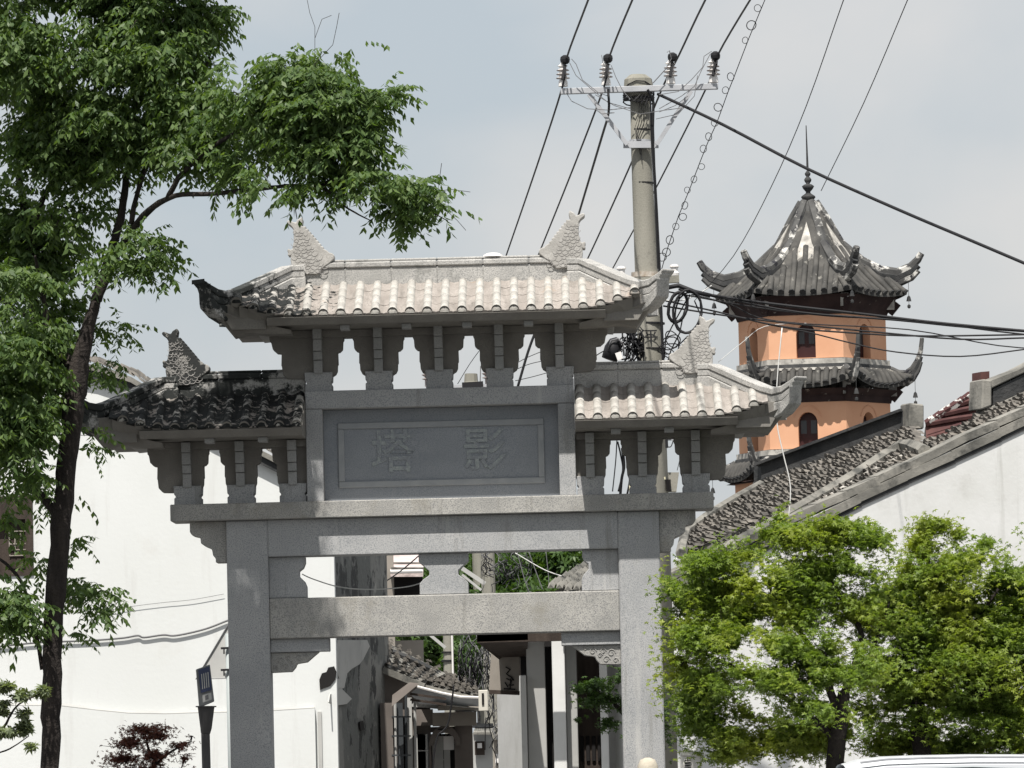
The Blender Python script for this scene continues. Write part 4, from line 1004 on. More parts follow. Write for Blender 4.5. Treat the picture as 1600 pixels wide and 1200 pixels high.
def B(px, py, Y, rx, ry, rd, w=1):          # blob: pixel centre and radii, depth radius in metres
    c = P(px, py, Y); s_ = Y/FPX; return (c, (rx*s_, rd, ry*s_), w)
# background trees of the hill beyond the lane
fb = [B(800, 895, 98, 45, 45, 2), B(880, 880, 98, 60, 40, 2), B(830, 940, 97, 60, 40, 2), B(910, 910, 98, 50, 45, 2), B(740, 900, 98, 30, 40, 2), B(760, 980, 96, 60, 60, 2), B(720, 1030, 95, 50, 50, 2)]
def make_tree(name, root_loc, label, trunk, blobs, n, leaf, m, cat='tree', group=None, size=.05, trunkm=M_bark, twigs=0, seed=3, air=None, **kw):
    root = empty(name, root_loc, label, cat, group)
    for i, (pts_, rad) in enumerate(trunk):
        p = [Vector(q) for q in pts_]; q2 = []; r2 = []
        for a in range(len(p)-1):
            p0 = p[max(a-1, 0)]; p1 = p[a]; p2 = p[a+1]; p3 = p[min(a+2, len(p)-1)]
            for k in range(5):
                t = k/5; q2.append(.5*((2*p1)+(p2-p0)*t+(2*p0-5*p1+4*p2-p3)*t*t+(3*p1-p0-3*p2+p3)*t**3)+Vector((rr.uniform(-1,1), rr.uniform(-1,1), rr.uniform(-1,1)))*rad[a]*.12); r2.append((rad[a]+(rad[a+1]-rad[a])*t)*rr.uniform(.93, 1.07))
        q2.append(p[-1]); r2.append(rad[-1])
        part('trunk' if i == 0 else 'limb', MB().tube(q2, r2, 9 if i < 3 else 6), trunkm, root, smooth=True)
    pos, d, g_ = leaves(blobs, n, size, soft=bool(air and leaf == 'star'), seed=seed)
    if air: pos, d = airy(pos, d, g_, air[0], air[1], air[2], seed)
    # twigs to a sample of leaf positions
    if twigs:
        tm = MB(); ii = g_.choice(len(pos), twigs, replace=False)
        cs = [b[0] for b in blobs]; twigs = min(twigs, len(pos)//3)
        for k in ii:
            p = Vector(pos[k]); c = min(cs, key=lambda q: (q-p).length)
            mid = p.lerp(c, .5)+Vector((0, 0, -.03)); tm.tube([p, mid, c], [.002, .004, .007], 4, cap=False)
        part('twigs', tm, trunkm, root, kind='stuff')
    fn = pinnate if leaf == 'pinnate' else star
    V, Fq = fn(pos, d, g_, org=root_loc, **kw)
    mesh_from('crown', V, Fq, m, root, kind='stuff'); return root
make_tree('far_tree', Vector((P(880, 900, 98).x, 98, 0)), 'dark green tree mass far behind the archway\'s upper gap right of the lane pole',
          [([(P(860, 1100, 98).x, 98, 0), P(862, 1000, 98), P(870, 900, 98)], [.25, .2, .1])], [fb[0], fb[1], fb[2], fb[3]], 9000, 'star', M_leafD, s=.16, jit=.9, seed=11)
make_tree('far_tree', Vector((P(700, 1000, 95).x, 95, 0)), 'dark green tree showing over the tiled lean-to roofs through the arch opening',
          [([(P(720, 1100, 95).x, 95, 0), P(720, 1040, 95), P(735, 950, 95)], [.25, .2, .1])], [fb[4], fb[5], fb[6], B(650, 1000, 95, 50, 40, 2), B(640, 910, 95, 40, 40, 2)], 8000, 'star', M_leafD, s=.16, jit=.9, seed=12)

# ================================================================== utility poles
PLY = 58.0
def U(px, py, Y=PLY): return P(px, py, Y)
pb = U(1024, 700); base = Vector((P(1036, 1160, PLY).x, PLY, 0))
up = empty('utility_pole', base, 'tall concrete utility pole with steel crossarm standing behind the archway\'s right roofs', 'utility pole')
sc_ = PLY/FPX
part('shaft', MB().tube([base, U(1017, 560), U(1009, 400), U(1002, 240), U(999, 128)], [24*sc_, 20.5*sc_, 18*sc_, 16*sc_, 15*sc_], 20), M_concrete, up, smooth=True)
cap = U(997, 120)
part('cap', MB().tube([U(999, 150), U(998, 140), U(997, 124), U(997, 117)], [20*sc_, 24*sc_, 22*sc_, 13*sc_], 10), M_concrete, up)
part('joint_flange', MB().tube([U(1010, 434), U(1010, 426)], [24*sc_, 24*sc_], 20), mat('rusty_flange', (.30,.25,.20), (.45,.42,.38), 20, rough=.8), up)
def sq(px0, py0, px1, py1, w, h, Y=PLY): return MB().bar(U(px0, py0, Y), U(px1, py1, Y), w, h)
ca = part('crossarm', sq(876, 143, 1122, 135, .07, .065, PLY-.17), M_steel, up, bv=.004)
part('brace', sq(920, 147, 980, 226, .03, .045, PLY-.22), M_steel, up); part('brace', sq(1080, 142, 1026, 226, .03, .045, PLY-.22), M_steel, up)
part('clamp_band', MB().tube([U(1001, 231), U(1001, 219)], [17.5*sc_, 17.5*sc_], 20), M_steel, up); part('clamp_arm', sq(974, 226, 1029, 226, .05, .075, PLY-.16), M_steel, up)
part('lower_crossarm', sq(968, 441, 1061, 436, .09, .08, PLY-.2), M_concrete, up)
for (ix, iy) in ((880, 138), (947, 136), (1048, 134), (1115, 132)):
    ins = part('insulator', MB().lathe(U(ix, iy-3, PLY-.17), [(.055, 0), (.05, .06), (.04, .07), (.04, .085), (.075, .095), (.045, .11), (.04, .13), (.072, .14), (.042, .155), (.038, .175), (.068, .185), (.04, .20), (.035, .22), (.06, .23), (.03, .25), (.02, .27)], 12), M_porc, up, smooth=False)
    part('shed_rim', MB().lathe(U(ix, iy-3, PLY-.17)+Vector((0, 0, .088)), [(.077, 0), (.079, .006)], 12).lathe(U(ix, iy-3, PLY-.17)+Vector((0, 0, .132)), [(.074, 0), (.076, .006)], 12).lathe(U(ix, iy-3, PLY-.17)+Vector((0, 0, .177)), [(.070, 0), (.072, .006)], 12), M_porcs, ins)
    part('clamp', MB().lathe(U(ix+3, iy-38, PLY-.22), [(.03, 0), (.05, .02), (.055, .05), (.05, .08), (.02, .10)], 8).bar(U(ix+3, iy-36, PLY-.22), U(ix-1, iy-14, PLY-.25), .035, .04), M_cable, ins)
for (ix, iy) in ((971, 434), (1054, 431)):
    part('small_insulator', MB().lathe(U(ix, iy, PLY-.2), [(.05, 0), (.055, .03), (.04, .05), (.04, .09), (.055, .10), (.05, .12), (.02, .13)], 10), M_porc, up)
text_mesh('平', .17, .001, mat('black_paint', (.02,.02,.022), rough=.8), up, Matrix.Translation(U(1017, 527, PLY-.163)-base) @ Matrix.Rotation(R(90), 4, 'X'), 'painted_character', .002)
# wires tied round the pole head
wr_ = MB(); rq = random.Random(5)
for k in range(7):
    c = U(998, 140+k*3); a0_ = rq.random()*6; tl_ = rq.uniform(-.10, .10)
    wr_.tube([c+Vector((.175*math.cos(a0_+t*.55), .175*math.sin(a0_+t*.55), tl_*math.sin(a0_+t*.55)+rq.uniform(-.008, .008))) for t in range(13)], .008, 5)
for k in range(4): wr_.tube([U(985+k*9, 150+k, PLY-.19), U(990+k*6, 158+k*2, PLY-.2), U(1000+k*5, 148, PLY-.19)], .007, 5)
part('binding_wire', wr_, M_cable, up)
jw = MB()
for ptsl in (((893,92),(900,100),(910,125),(935,145),(950,150)), ((890,98),(900,118),(925,140),(950,160),(985,170)), ((885,145),(893,158),(918,170),(950,172),(985,168)), ((940,86),(942,98),(946,106)), ((955,102),(962,120),(972,140),(985,155)),
             ((1042,82),(1046,79),(1049,92),(1040,108),(1020,130)), ((1112,80),(1100,88),(1098,105),(1080,125),(1060,143),(1030,148)), ((1110,84),(1096,110),(1085,135),(1065,150),(1030,170)), ((928,150),(932,172),(940,178),(960,176)), ((930,148),(960,165),(1000,178),(1040,172),(1070,168)), ((1075,150),(1055,165),(1030,175)), ((1090,118),(1085,150),(1060,178),(1025,186))):
    jw.tube([U(x, y, PLY-.28) for x, y in ptsl], .0055, 4)
part('jumper_wire', jw, M_cableg, up)
part('drop_cable', MB().tube([U(1012, 140, PLY-.25), U(1021, 160, PLY-.2), U(1020, 200, PLY-.19), U(1022, 260, PLY-.16), U(1026, 330, PLY-.16), U(1031, 430, PLY-.16), U(1036, 560, PLY-.14), U(1042, 700, PLY-.14)], .016, 6), M_cable, up)
part('drop_cable', MB().tube([U(1016, 150, PLY-.22), U(1018, 220, PLY-.19), U(1023, 300, PLY-.2), U(1028, 420, PLY-.2)], .010, 6), M_cable, up)
part('tie_band', MB().tube([U(1002, 204), U(1002, 202)], [16.4*sc_]*2, 16).tube([U(1005, 287), U(1005, 285)], [17*sc_]*2, 16).tube([U(1018, 507), U(1018, 504)], [21*sc_]*2, 16).tube([U(1019, 546), U(1019, 544)], [21.6*sc_]*2, 16), M_cable, up)
for k in range(5):
    part('loose_wire', MB().tube([U(1000+k*3, 160, PLY-.14), U(997+k*4, 185, PLY-.14), U(992+k*2, 200+k*4, PLY-.14), U(996+k*2, 225+k*8, PLY-.14)], .004, 4), M_cable, up)

# big spans
def span(label, ptsl, r_, m=M_cable, name='power_line', cat='power line', group=None):
    return cable(name, [P(*q) for q in ptsl], r_, m, label, cat, group, 6, 4)
span('overhead line on the crossarm\'s far left insulator, leftmost line in the sky', [(972,-140,44),(919,0,52),(885,92,57.8),(879,135,57.8),(838,262,65),(792,396,76),(770,460,84)], .011)
span('overhead line on the crossarm\'s inner left insulator', [(1050,-140,44),(988,0,52),(951,92,57.8),(944,135,57.8),(896,262,65),(843,394,76),(820,450,84)], .011)
span('overhead line on the crossarm\'s inner right insulator, passing behind the pole', [(1178,-140,44),(1102,0,52),(1060,88,57.8),(1036,135,58.6),(985,258,65),(925,390,74),(900,440,80)], .011)
span('overhead line on the crossarm\'s far right insulator, passing right of the pole', [(1262,-140,44),(1172,0,52),(1122,85,57.8),(1112,120,58),(1028,288,66),(956,422,78),(930,470,84)], .011)
span('thick black line starting at the small dark clamp left of the pole head', [(950,140,57.8),(951,175,57.8),(940,215,60),(908,322,67),(885,400,72)], .014)
span('heavy black cable running from the pole head down to the right edge', [(1028,147,57.8),(1130,195,57),(1260,263,56),(1400,326,55),(1520,377,54),(1680,445,53)], .019)
span('thin line crossing the sky to the pagoda\'s upturned left corner', [(1350,-80,50),(1318,0,54),(1260,165,60),(1205,292,64),(1146,400,70),(1085,470,74)], .0055, name='thin_wire', cat='wire')
span('thin line ending at the pagoda finial', [(1452,-80,50),(1418,0,54),(1350,160,60),(1283,298,66)], .0055, name='thin_wire', cat='wire')
# looped string
loops = [(1185,14),(1174,40),(1162,61),(1143,117),(1135,139),(1124,165),(1116,190),(1107,211),(1099,235),(1096,258),(1083,278),(1074,296),(1070,318),(1066,338),(1056,352),(1045,376),(1041,391),(1036,401)]
lp = empty('looped_signal_wire', P(1192, 0, 56), 'thin wire with a row of small round loops hanging right of the pole', 'wire')
part('strand', MB().tube([P(*q) for q in ((1222,-90,50),(1195,0,56),(1170,60,56.4),(1147,120,56.8),(1137,145,57),(1120,192,57.1),(1107,220,57.2),(1095,250,57.3),(1077,297,57.5),(1060,338,57.7),(1044,385,57.9),(1034,420,58))], .005, 5), M_cable, lp)
me_l = MB().tube([(.045*math.cos(2*math.pi*k/14), .02*math.sin(2*math.pi*k/14*.5), .045*math.sin(2*math.pi*k/14)) for k in range(15)], .0048, 5).mesh('loop', True); me_l.materials.append(M_cable)
for i, (x, y) in enumerate(loops):
    lo_ = shared('loop', me_l, lp, P(x+random.uniform(-2, 2), y+random.uniform(-3, 3), 56.5+i*.08)-lp.location); k_ = random.uniform(.75, 1.15); lo_.scale = (k_*random.uniform(.8, 1.1), k_, k_); lo_.rotation_euler = (0, random.uniform(-.6, .6), random.uniform(-.5, .5))
# bundle to the right edge
bund = [('topmost of the cables running right from the pole across the pagoda eave', [(1040,452,58),(1062,448,58),(1100,459,58),(1200,474,58),(1360,492,58),(1480,506,58),(1680,524,58)], .016),
 ('second cable from the top in the bundle crossing the pagoda eave', [(1060,452,58),(1130,466,58),(1250,488,58),(1400,500,58),(1520,512,58),(1680,523,58)], .012),
 ('cable that sags below the bundle and crosses the pagoda\'s upper windows', [(1040,470,58),(1120,487,58),(1220,510,58),(1330,520,58),(1450,525,58),(1680,521,58)], .010),
 ('lower cable of the bundle running level to the right edge', [(1036,478,58),(1140,494,58),(1260,508,58),(1370,519,58),(1500,530,58),(1600,528,58),(1680,527,58)], .010),
 ('lone sagging cable, lowest one crossing the pagoda wall', [(1200,507,58),(1262,519,58),(1330,536,58),(1400,550,58),(1500,557,58),(1600,546,58),(1680,535,58)], .008),
 ('thin cable just under the topmost cable of the bundle', [(1045,456,58),(1180,480,58),(1300,494,58),(1420,500,58),(1560,518,58),(1680,530,58)], .009),
 ('cable of the bundle dropping steeply to the pagoda window then levelling off', [(1080,460,58),(1140,475,58),(1185,496,58),(1260,506,58),(1420,515,58),(1560,540,58),(1680,548,58)], .007)]
for lb, q, r_ in bund: span(lb, q, r_, name='telecom_cable', cat='cable', group='cables running right from the pole')
# coils
coil = empty('cable_coil', U(1070, 520, PLY-.3), 'big black cable coil hanging beside the pole over the archway\'s lower right roof', 'cable coil')
def ring(cx_, cy_, rx, ry, turns, r_, Y, jit=1.5, seed=1, tilt=0):
    q = random.Random(seed); pts_ = []
    for k in range(int(turns*20)):
        a = 2*math.pi*k/20; x = rx*math.cos(a); y = ry*math.sin(a); pts_.append(P(cx_+x*math.cos(tilt)-y*math.sin(tilt)+q.uniform(-jit, jit)*.4, cy_+x*math.sin(tilt)+y*math.cos(tilt)+q.uniform(-jit, jit)*.4, Y+.02*math.sin(k*.35)))
    return MB().tube(pts_, r_, 6)
part('loop', ring(1059, 480, 14, 24, 2.2, .018, PLY-.3, seed=1, tilt=.25), M_cable, coil, smooth=True)
part('loop', ring(1074, 487, 22, 34, 1.1, .014, PLY-.34, seed=2, tilt=.1), M_cable, coil, smooth=True)
part('loop', ring(1075, 488, 20, 32, 1.0, .010, PLY-.32, seed=3, tilt=.15), M_cable, coil, smooth=True)
for i, (a_, b_, c_, d_) in enumerate(((1048,535,16,10),(1046,545,18,8),(1049,540,12,14),(1045,552,14,7),(1050,530,14,9))):
    part('small_loop', ring(a_, b_, c_, d_, 1.1, .0065, PLY-.25-.02*i, seed=10+i, tilt=.4*i-.5), M_cable, coil, smooth=True)
part('tail', MB().tube([P(x, y, PLY-.3) for x, y in ((1040,450),(1060,446),(1085,456),(1110,462))], .026, 6), M_cable, coil, smooth=True)
for q in (((1078,460),(1068,490),(1062,520),(1048,548),(1042,570)), ((1072,470),(1050,510),(1040,530),(1038,560)), ((1085,470),(1096,495),(1098,510)), ((1075,525),(1060,540),(1062,552))):
    part('tail', MB().tube([P(x, y, PLY-.27) for x, y in q], .008, 5), M_cable, coil, smooth=True)
# tangle and lamp-like device left of pole above the lower right roof
tg = empty('wire_tangle', U(985, 560, PLY-.4), 'dark tangled bunch of wires left of the pole above the archway\'s lower right ridge', 'wire bundle')
mm = MB(); rq = random.Random(21)
for k in range(46):
    x, y = rq.gauss(990, 8), rq.gauss(535, 16); pts_ = [P(x, y, PLY-.4)]
    for j in range(5): x += rq.uniform(-12, 12); y += rq.uniform(-9, 16); x = min(max(x, 955), 1006); y = min(y, 575); pts_.append(P(x, y, PLY-.4+rq.uniform(-.15, .15)))
    mm.tube(pts_, rq.uniform(.005, .011), 5)
part('wires', mm, M_cable, tg, smooth=True)
mm = MB()
for k in range(14):
    x, y = rq.uniform(972, 1002), rq.uniform(470, 525); mm.tube([P(x, y, PLY-.38), P(x+rq.uniform(-8, 8), y+25, PLY-.38), P(x+rq.uniform(-10, 10), y+55, PLY-.38)], .004, 4)
part('wires', mm, M_cableg, tg, smooth=True)
sp = empty('splice_dome', U(962, 565, PLY-.4), 'black domed cable splice case beside the wire tangle left of the pole', 'splice case')
part('dome', MB().tube([U(952, 562, PLY-.4), U(958, 545, PLY-.4), U(962, 533, PLY-.4), U(965, 528, PLY-.4)], [.09, .10, .07, .02], 10), M_cable, sp, smooth=True)
part('handle', MB().tube([U(950, 545, PLY-.5), U(955, 532, PLY-.5), U(966, 529, PLY-.5), U(974, 538, PLY-.5), U(975, 556, PLY-.5)], .010, 6), M_cableg, sp, smooth=True)
part('tag', MB().slab([U(961, 552, PLY-.52), U(970, 549, PLY-.52), U(973, 560, PLY-.52), U(965, 563, PLY-.52)], (0, .01, 0)), M_porc, sp)
# cables dropping between the lower right brackets
for i, (lb, q, r_) in enumerate((
  ('leftmost drop cable in the left gap between the lower right brackets', ((964,685),(962,720),(957,768)), .007),
  ('second drop cable in the left gap between the lower right brackets, curving right', ((965,690),(970,712),(973,735),(966,768)), .010),
  ('third drop cable in the left gap of the lower right brackets, thickest of the four', ((972,700),(975,728),(971,750),(968,790)), .017),
  ('rightmost drop cable in the left gap between the lower right brackets', ((978,705),(981,735),(984,750),(976,790)), .012),
  ('drop cable along the left edge of the right gap between the lower right brackets', ((1036,660),(1038,710),(1040,745),(1041,790)), .010),
  ('loose cable hooking across the right gap between the lower right brackets', ((1052,688),(1048,698),(1040,702),(1041,740)), .006),
  ('thin slack wire at the right side of the right bracket gap', ((1064,700),(1062,718),(1058,735)), .004))):
    cable('drop_cable', [U(x, y, PLY+.1) for x, y in q], r_, M_cable, lb, 'cable')
dev = empty('pole_device', U(1035, 768, PLY-.1), 'pale grey bracket box with cream ends seen in the gap between the lower right brackets', 'box')
part('bracket_plate', MB().slab([U(1043, 768, PLY), U(1057, 768, PLY), U(1061, 738, PLY), U(1043, 738, PLY)], (0, .2, 0)), M_concrete, dev)
part('cream_insulator', MB().box(U(1032,768).x, U(1039,768).x, PLY-.1, PLY, U(1035,770).z, U(1035,750).z).box(U(1030,768).x, U(1040,768).x, PLY-.11, PLY+.01, U(1035,750).z, U(1035,746).z), mat('cream_insulator', (.66,.62,.44), rough=.5), dev)
part('box', MB().box(U(1041,768).x, U(1048,768).x, PLY-.12, PLY-.01, U(1044,768).z, U(1044,750).z), M_void, dev)
part('plate', MB().slab([U(1041, 688, PLY+.15), U(1058, 688, PLY+.15), U(1058, 679, PLY+.15), U(1041, 679, PLY+.15)], (0, .05, 0)), M_steel, dev)
part('cream_insulator', MB().box(U(983,768).x, U(989,768).x, PLY-.1, PLY, U(986,770).z, U(986,742).z), MATS['cream_insulator'], dev)
# lines seen through the upper brackets
span('thick cable seen slanting in the rightmost gap of the upper brackets', [(838,515,60),(825,550,60),(808,608,60)], .016, name='power_line')
span('upper thin line rising right in the gaps between the upper brackets', [(715,600,70),(740,560,70),(765,535,70),(820,520,70),(845,500,70)], .005, name='thin_wire', cat='wire')
span('lowest thin line in the rightmost gap of the upper brackets', [(805,595,70),(835,588,70),(870,578,70)], .005, name='thin_wire', cat='wire')
span('middle thin line in the rightmost gap of the upper brackets', [(805,578,70),(830,568,70),(870,560,70)], .005, name='thin_wire', cat='wire')
span('top thin line in the rightmost gap of the upper brackets', [(800,572,70),(825,558,70),(870,540,70)], .005, name='thin_wire', cat='wire')
span('short line from the splice case to the archway\'s upper right bracket', [(925,560,57),(945,548,57.3),(957,552,57.6)], .006, name='thin_wire', cat='wire')
# white string hanging in front of the pagoda and roof
span('pale string dropping from the pagoda window over the grey tiled roof', [(1222,512,60),(1214,600,60),(1214,660,60),(1224,710,60),(1235,760,60),(1232,812,60)], .007, M_cablew, 'pale_string', 'string')
span('pale thin wire from the pole coil to the pagoda\'s left eave', [(1030,468,58),(1062,470,58),(1090,460,58),(1112,446,58)], .006, M_cablew, 'pale_wire', 'wire')
span('pale wire rising from the lower right fish ornament to the pagoda wall', [(1122,566,58),(1160,535,58),(1195,510,58),(1260,505,58)], .0035, M_cablew, 'pale_wire', 'wire')

# second pole seen between the upper brackets
p2 = empty('distant_pole', (P(735, 1160, 96).x, 96, 0), 'distant concrete pole head with insulators framed by the upper brackets', 'utility pole')
s2 = 96/FPX; b2 = P(737, 590, 96)
part('shaft', MB().tube([Vector((b2.x+.1, 96, 0)), b2], [11*s2, 8*s2], 12), M_concrete, p2)
part('cap', MB().tube([P(737, 606, 96), P(736, 596, 96), P(736, 584, 96)], [16*s2, 11*s2, 10*s2], 10), M_concrete, p2)
part('crossarm', MB().bar(P(668, 608, 96), P(770, 604, 96), .10), M_steel, p2)
for x, y in ((669, 604), (763, 602)):
    part('insulator', MB().lathe(P(x, y, 96), [(.06, 0), (.06, .12), (.12, .14), (.05, .17), (.12, .22), (.05, .25), (.11, .30), (.03, .34)], 10), M_porcs, p2)
part('clamp', MB().bar(P(722, 602, 95.8), P(755, 600, 95.8), .08, .10), M_cable, p2)
part('rod', MB().tube([P(750, 606, 96), P(751, 572, 96), P(756, 580, 96)], .014, 4), M_cableg, p2)
# lane poles
lp1 = empty('lane_pole', (P(763, 900, 88).x, 88, 0), 'weathered concrete lane pole wrapped in wires in the archway\'s upper gap', 'utility pole')
q = P(762, 850, 88); part('shaft', MB().tube([Vector((q.x, 88, 0)), q+Vector((0, 0, .6))], [.14, .11], 12), M_concrete, lp1)
part('brace', MB().bar(P(722, 888, 87.5), P(758, 912, 87.5), .05, .07).bar(P(722, 898, 87.4), P(752, 922, 87.4), .03, .04), M_grey_shade, lp1)
lp2 = empty('lane_pole', (P(701, 1000, 86).x, 86, 0), 'pale concrete pole with a white pipe rising behind the lane roofs in the arch opening', 'utility pole')
q = P(700, 985, 86); part('shaft', MB().tube([Vector((q.x, 86, 0)), q+Vector((0, 0, .35))], [.10, .085], 12), M_concrete, lp2)
part('pipe', MB().tube([P(708, 1068, 85.8), P(706, 985, 85.8)], .016, 6), M_porc, lp2)
part('brace', MB().bar(P(672, 992, 85.5), P(696, 1012, 85.5), .04, .05), M_grey_shade, lp2)
part('strap', MB().tube([P(700, 1034, 86), P(700, 1031, 86)], [.11, .11], 12).tube([P(700, 1020, 86), P(700, 1018, 86)], [.11, .11], 12), M_cable, lp2)
# hanging wire tangles in the lane
def tangle(name, label, x0_, x1_, y0_, y1_, Y, n, seed, mats, rr0=.006):
    root = empty(name, P((x0_+x1_)/2, y1_, Y), label, 'wire bundle'); q = random.Random(seed)
    for gi, m_ in enumerate(mats):
        mb = MB()
        for k in range(n):
            x, y = q.uniform(x0_, x1_), y0_+q.uniform(-6, (y1_-y0_)*.4); pts_ = [P(x, y, Y)]; dy = (y1_-y0_)*q.uniform(.06, .16)
            for j in range(q.randint(4, 7)):
                x += q.gauss(0, 6); x = min(max(x, x0_), x1_); y = min(y+dy*q.uniform(.3, 1.2), y1_); pts_.append(P(x, y, Y+q.uniform(-.2, .2)))
            mb.tube(pts_, q.uniform(rr0*.6, rr0*1.5), 4)
        part('wires', mb, m_, root, smooth=True, kind='stuff')
    return root
tangle('hanging_wires', 'mass of black and grey wires hanging in the lane beside the beige shop board', 716, 772, 985, 1130, 70, 42, 31, (M_cable, M_cableg))
tangle('hanging_wires', 'grey wires tangled round the lane pole in the archway\'s upper gap', 752, 830, 858, 925, 80, 26, 32, (M_cableg, M_cable))
tangle('hanging_wires', 'wires dropping low in the lane between the meter box and broken roof', 758, 790, 1080, 1200, 72, 10, 33, (M_cable, M_cableg))
for lb, q, r_, m_ in (('grey wire slanting from the tangle down to the tiled roof in the upper gap', ((805,864),(850,890),(884,902)), .008, M_cablew),
   ('dark wire falling steeply in the right half of the upper gap', ((808,862),(818,900),(826,924)), .008, M_cableg), ('wire standing upright in the upper gap right of the tangle', ((853,862),(857,900),(858,920)), .006, M_cableg),
   ('wire falling steeply beside the far trees in the upper gap', ((826,862),(838,895),(848,922)), .008, M_cableg),
   ('long black wire arching across the left of the upper gap', ((655,868),(625,893),(590,915),(550,925)), .010, M_cable)):
    cable('lane_wire', [P(x, y, 75) for x, y in q], r_, m_, lb, 'wire')
cable('white_wire', [gM @ Vector((LP(x, y, .40)[0], .40, LP(x, y, .40)[1]))+GO for x, y in ((472,897),(490,905),(530,917),(580,921),(640,916),(676,903))], .006, M_cablew, 'white wire drooping across the upper gap from the broken left corner', 'wire')
cable('black_door_wire', [P(x, y, 65) for x, y in ((709,1070),(706,1095),(700,1130),(692,1142),(684,1150),(678,1180),(676,1215))], .012, M_cable, 'black wire hanging in front of the arched doorway', 'wire')

# ================================================================== sign posts at the left column
tsn = empty('triangle_sign', (P(357, 1060, 54).x, 54, 0), 'back of a triangular traffic sign on a grey pole left of the archway column', 'traffic sign')
part('plate', MB().slab([P(359, 973, 54), P(307, 1060, 54), P(411, 1058, 54)], (0, .012, 0)), mat('sign_back', (.42,.42,.41), (.50,.50,.48), 3, rough=.6), tsn)
part('rim', MB().tube([P(359, 972, 53.99), P(306, 1061, 53.99), P(412, 1059, 53.99), P(359, 972, 53.99)], .008, 5), M_cableg, tsn)
part('pole', MB().tube([(P(360, 1100, 53.9).x, 53.9, 0), P(357, 990, 53.9)], .035, 12), mat('grey_pole', (.33,.36,.36), rough=.5), tsn, smooth=True)
for y_ in (1013, 1047): part('clamp', MB().bar(P(345, y_, 53.85), P(366, y_-1, 53.85), .022).bar(P(350, y_, 53.85), P(350, y_+9, 53.85), .014), M_cable, tsn)
lsn = empty('lamp_post_sign', (P(322, 1160, 49).x, 49, 0), 'dark post with a flared head carrying a small leaning blue sign box', 'sign post')
part('post', MB().tube([(P(324, 1200, 49).x, 49, 0), P(321, 1144, 49)], .042, 12), mat('dark_post', (.05,.048,.048), rough=.6), lsn, smooth=True)
part('head', MB().tube([P(321, 1146, 49), P(322, 1138, 49), P(322, 1106, 49), P(322, 1104, 49)], [.045, .055, .08, .085], 12), MATS['dark_post'], lsn)
part('collar', MB().tube([P(322, 1105, 49), P(322, 1103, 49)], [.10, .10], 12), MATS['dark_post'], lsn)
lean = [P(311, 1106, 48.95), P(335, 1096, 48.95), P(328, 1038, 48.95), P(306, 1046, 48.95)]
bx = part('sign_box', MB().slab(lean, (-.01, .16, .0)), mat('grey_case', (.16,.165,.165), rough=.5), lsn, bv=.006)
part('blue_face', MB().slab([P(314, 1083, 48.93), P(331, 1078, 48.93), P(327, 1041, 48.93), P(309.5, 1047, 48.93)], (0, .012, 0)), mat('navy_print', (.035,.045,.09), rough=.5), bx)
bars = MB()
for k in range(4): bars.slab([P(316+k*3.3, 1077-k, 48.925), P(317.3+k*3.3, 1076.6-k, 48.925), P(315.6+k*3.3, 1053-k, 48.925), P(314.3+k*3.3, 1053.4-k, 48.925)], (0, .004, 0))
part('print', bars, M_grey_shade, bx); part('print', MB().slab([P(317, 1098, 48.945), P(331, 1093, 48.945), P(330, 1082, 48.945), P(316, 1086, 48.945)], (0, .004, 0)), M_grey_shade, bx)
part('print', MB().slab([P(321, 1094, 48.940), P(326, 1092, 48.940), P(325.5, 1085, 48.940), P(320.5, 1087, 48.940)], (0, .003, 0)), M_cableg, bx)

# white louvred box and post by the right column
vb_ = empty('white_louvre_box', (P(1080, 1200, 47).x, 47, 0), 'white plastic bin with louvred side right of the archway column', 'bin')
a = P(1062, 1260, 47)
part('body', MB().slab([Vector((P(1064,1200,47).x, 47, 0)), Vector((P(1092,1200,47).x, 47, 0)), P(1096, 1182, 47), P(1064, 1180, 47)], (0, .25, 0)), M_porc, vb_, bv=.01)
part('lid', MB().slab([P(1062, 1181, 46.98), P(1100, 1183, 46.98), P(1098, 1176, 46.98), P(1066, 1171, 46.98)], (0, .3, 0)), M_porc, vb_, bv=.01)
for k in range(5): part('slot', MB().slab([P(1070, 1188+k*4, 46.98), P(1079, 1187+k*4, 46.98), P(1079, 1188.6+k*4, 46.98), P(1070, 1189.6+k*4, 46.98)], (0, .012, 0)), M_void, vb_)
# rounded drum stone top at foot of right column
ds = solo('drum_stone', MB().lathe(P(1013, 1230, 49.3), [(.09, 0), (.10, .12), (.098, .2), (.07, .26), (.02, .28)], 16), mat('pale_stone', (.42,.38,.31), (.50,.46,.38), 12, rough=.8, bump=.3, bscale=60), 'rounded pale stone knob in front of the right column', 'stone knob', smooth=True)
# parked car roof
car = empty('parked_car', (P(1490, 1200, 44).x, 44, 0), 'light silver car of which only the roof shows at the bottom right', 'car')
c0 = P(1330, 1196, 44); cz = .05
def cy(px, py, d): q = P(px, py, 44); return Vector((q.x, 44+d, q.z))
roofp = [(1322,1199),(1345,1192),(1385,1187),(1440,1185),(1520,1183.5),(1600,1183.5),(1700,1185),(1800,1192),(1880,1215)]
M_car = mat('silver_paint', (.62,.64,.67), rough=.3, metallic=.1)
mm = MB(); vs = []
for (x, y) in roofp:
    for (d, dzz) in ((0, -.02), (.05, .012), (.35, .035), (.75, .045), (1.15, .035), (1.45, .012), (1.5, -.02)): v = cy(x, y, d); vs.append((v.x, v.y, v.z+dzz-.02))
fs = [(i*7+k, i*7+k+1, (i+1)*7+k+1, (i+1)*7+k) for i in range(len(roofp)-1) for k in range(6)]
part('roof', mm.add(vs, fs), M_car, car, smooth=True)
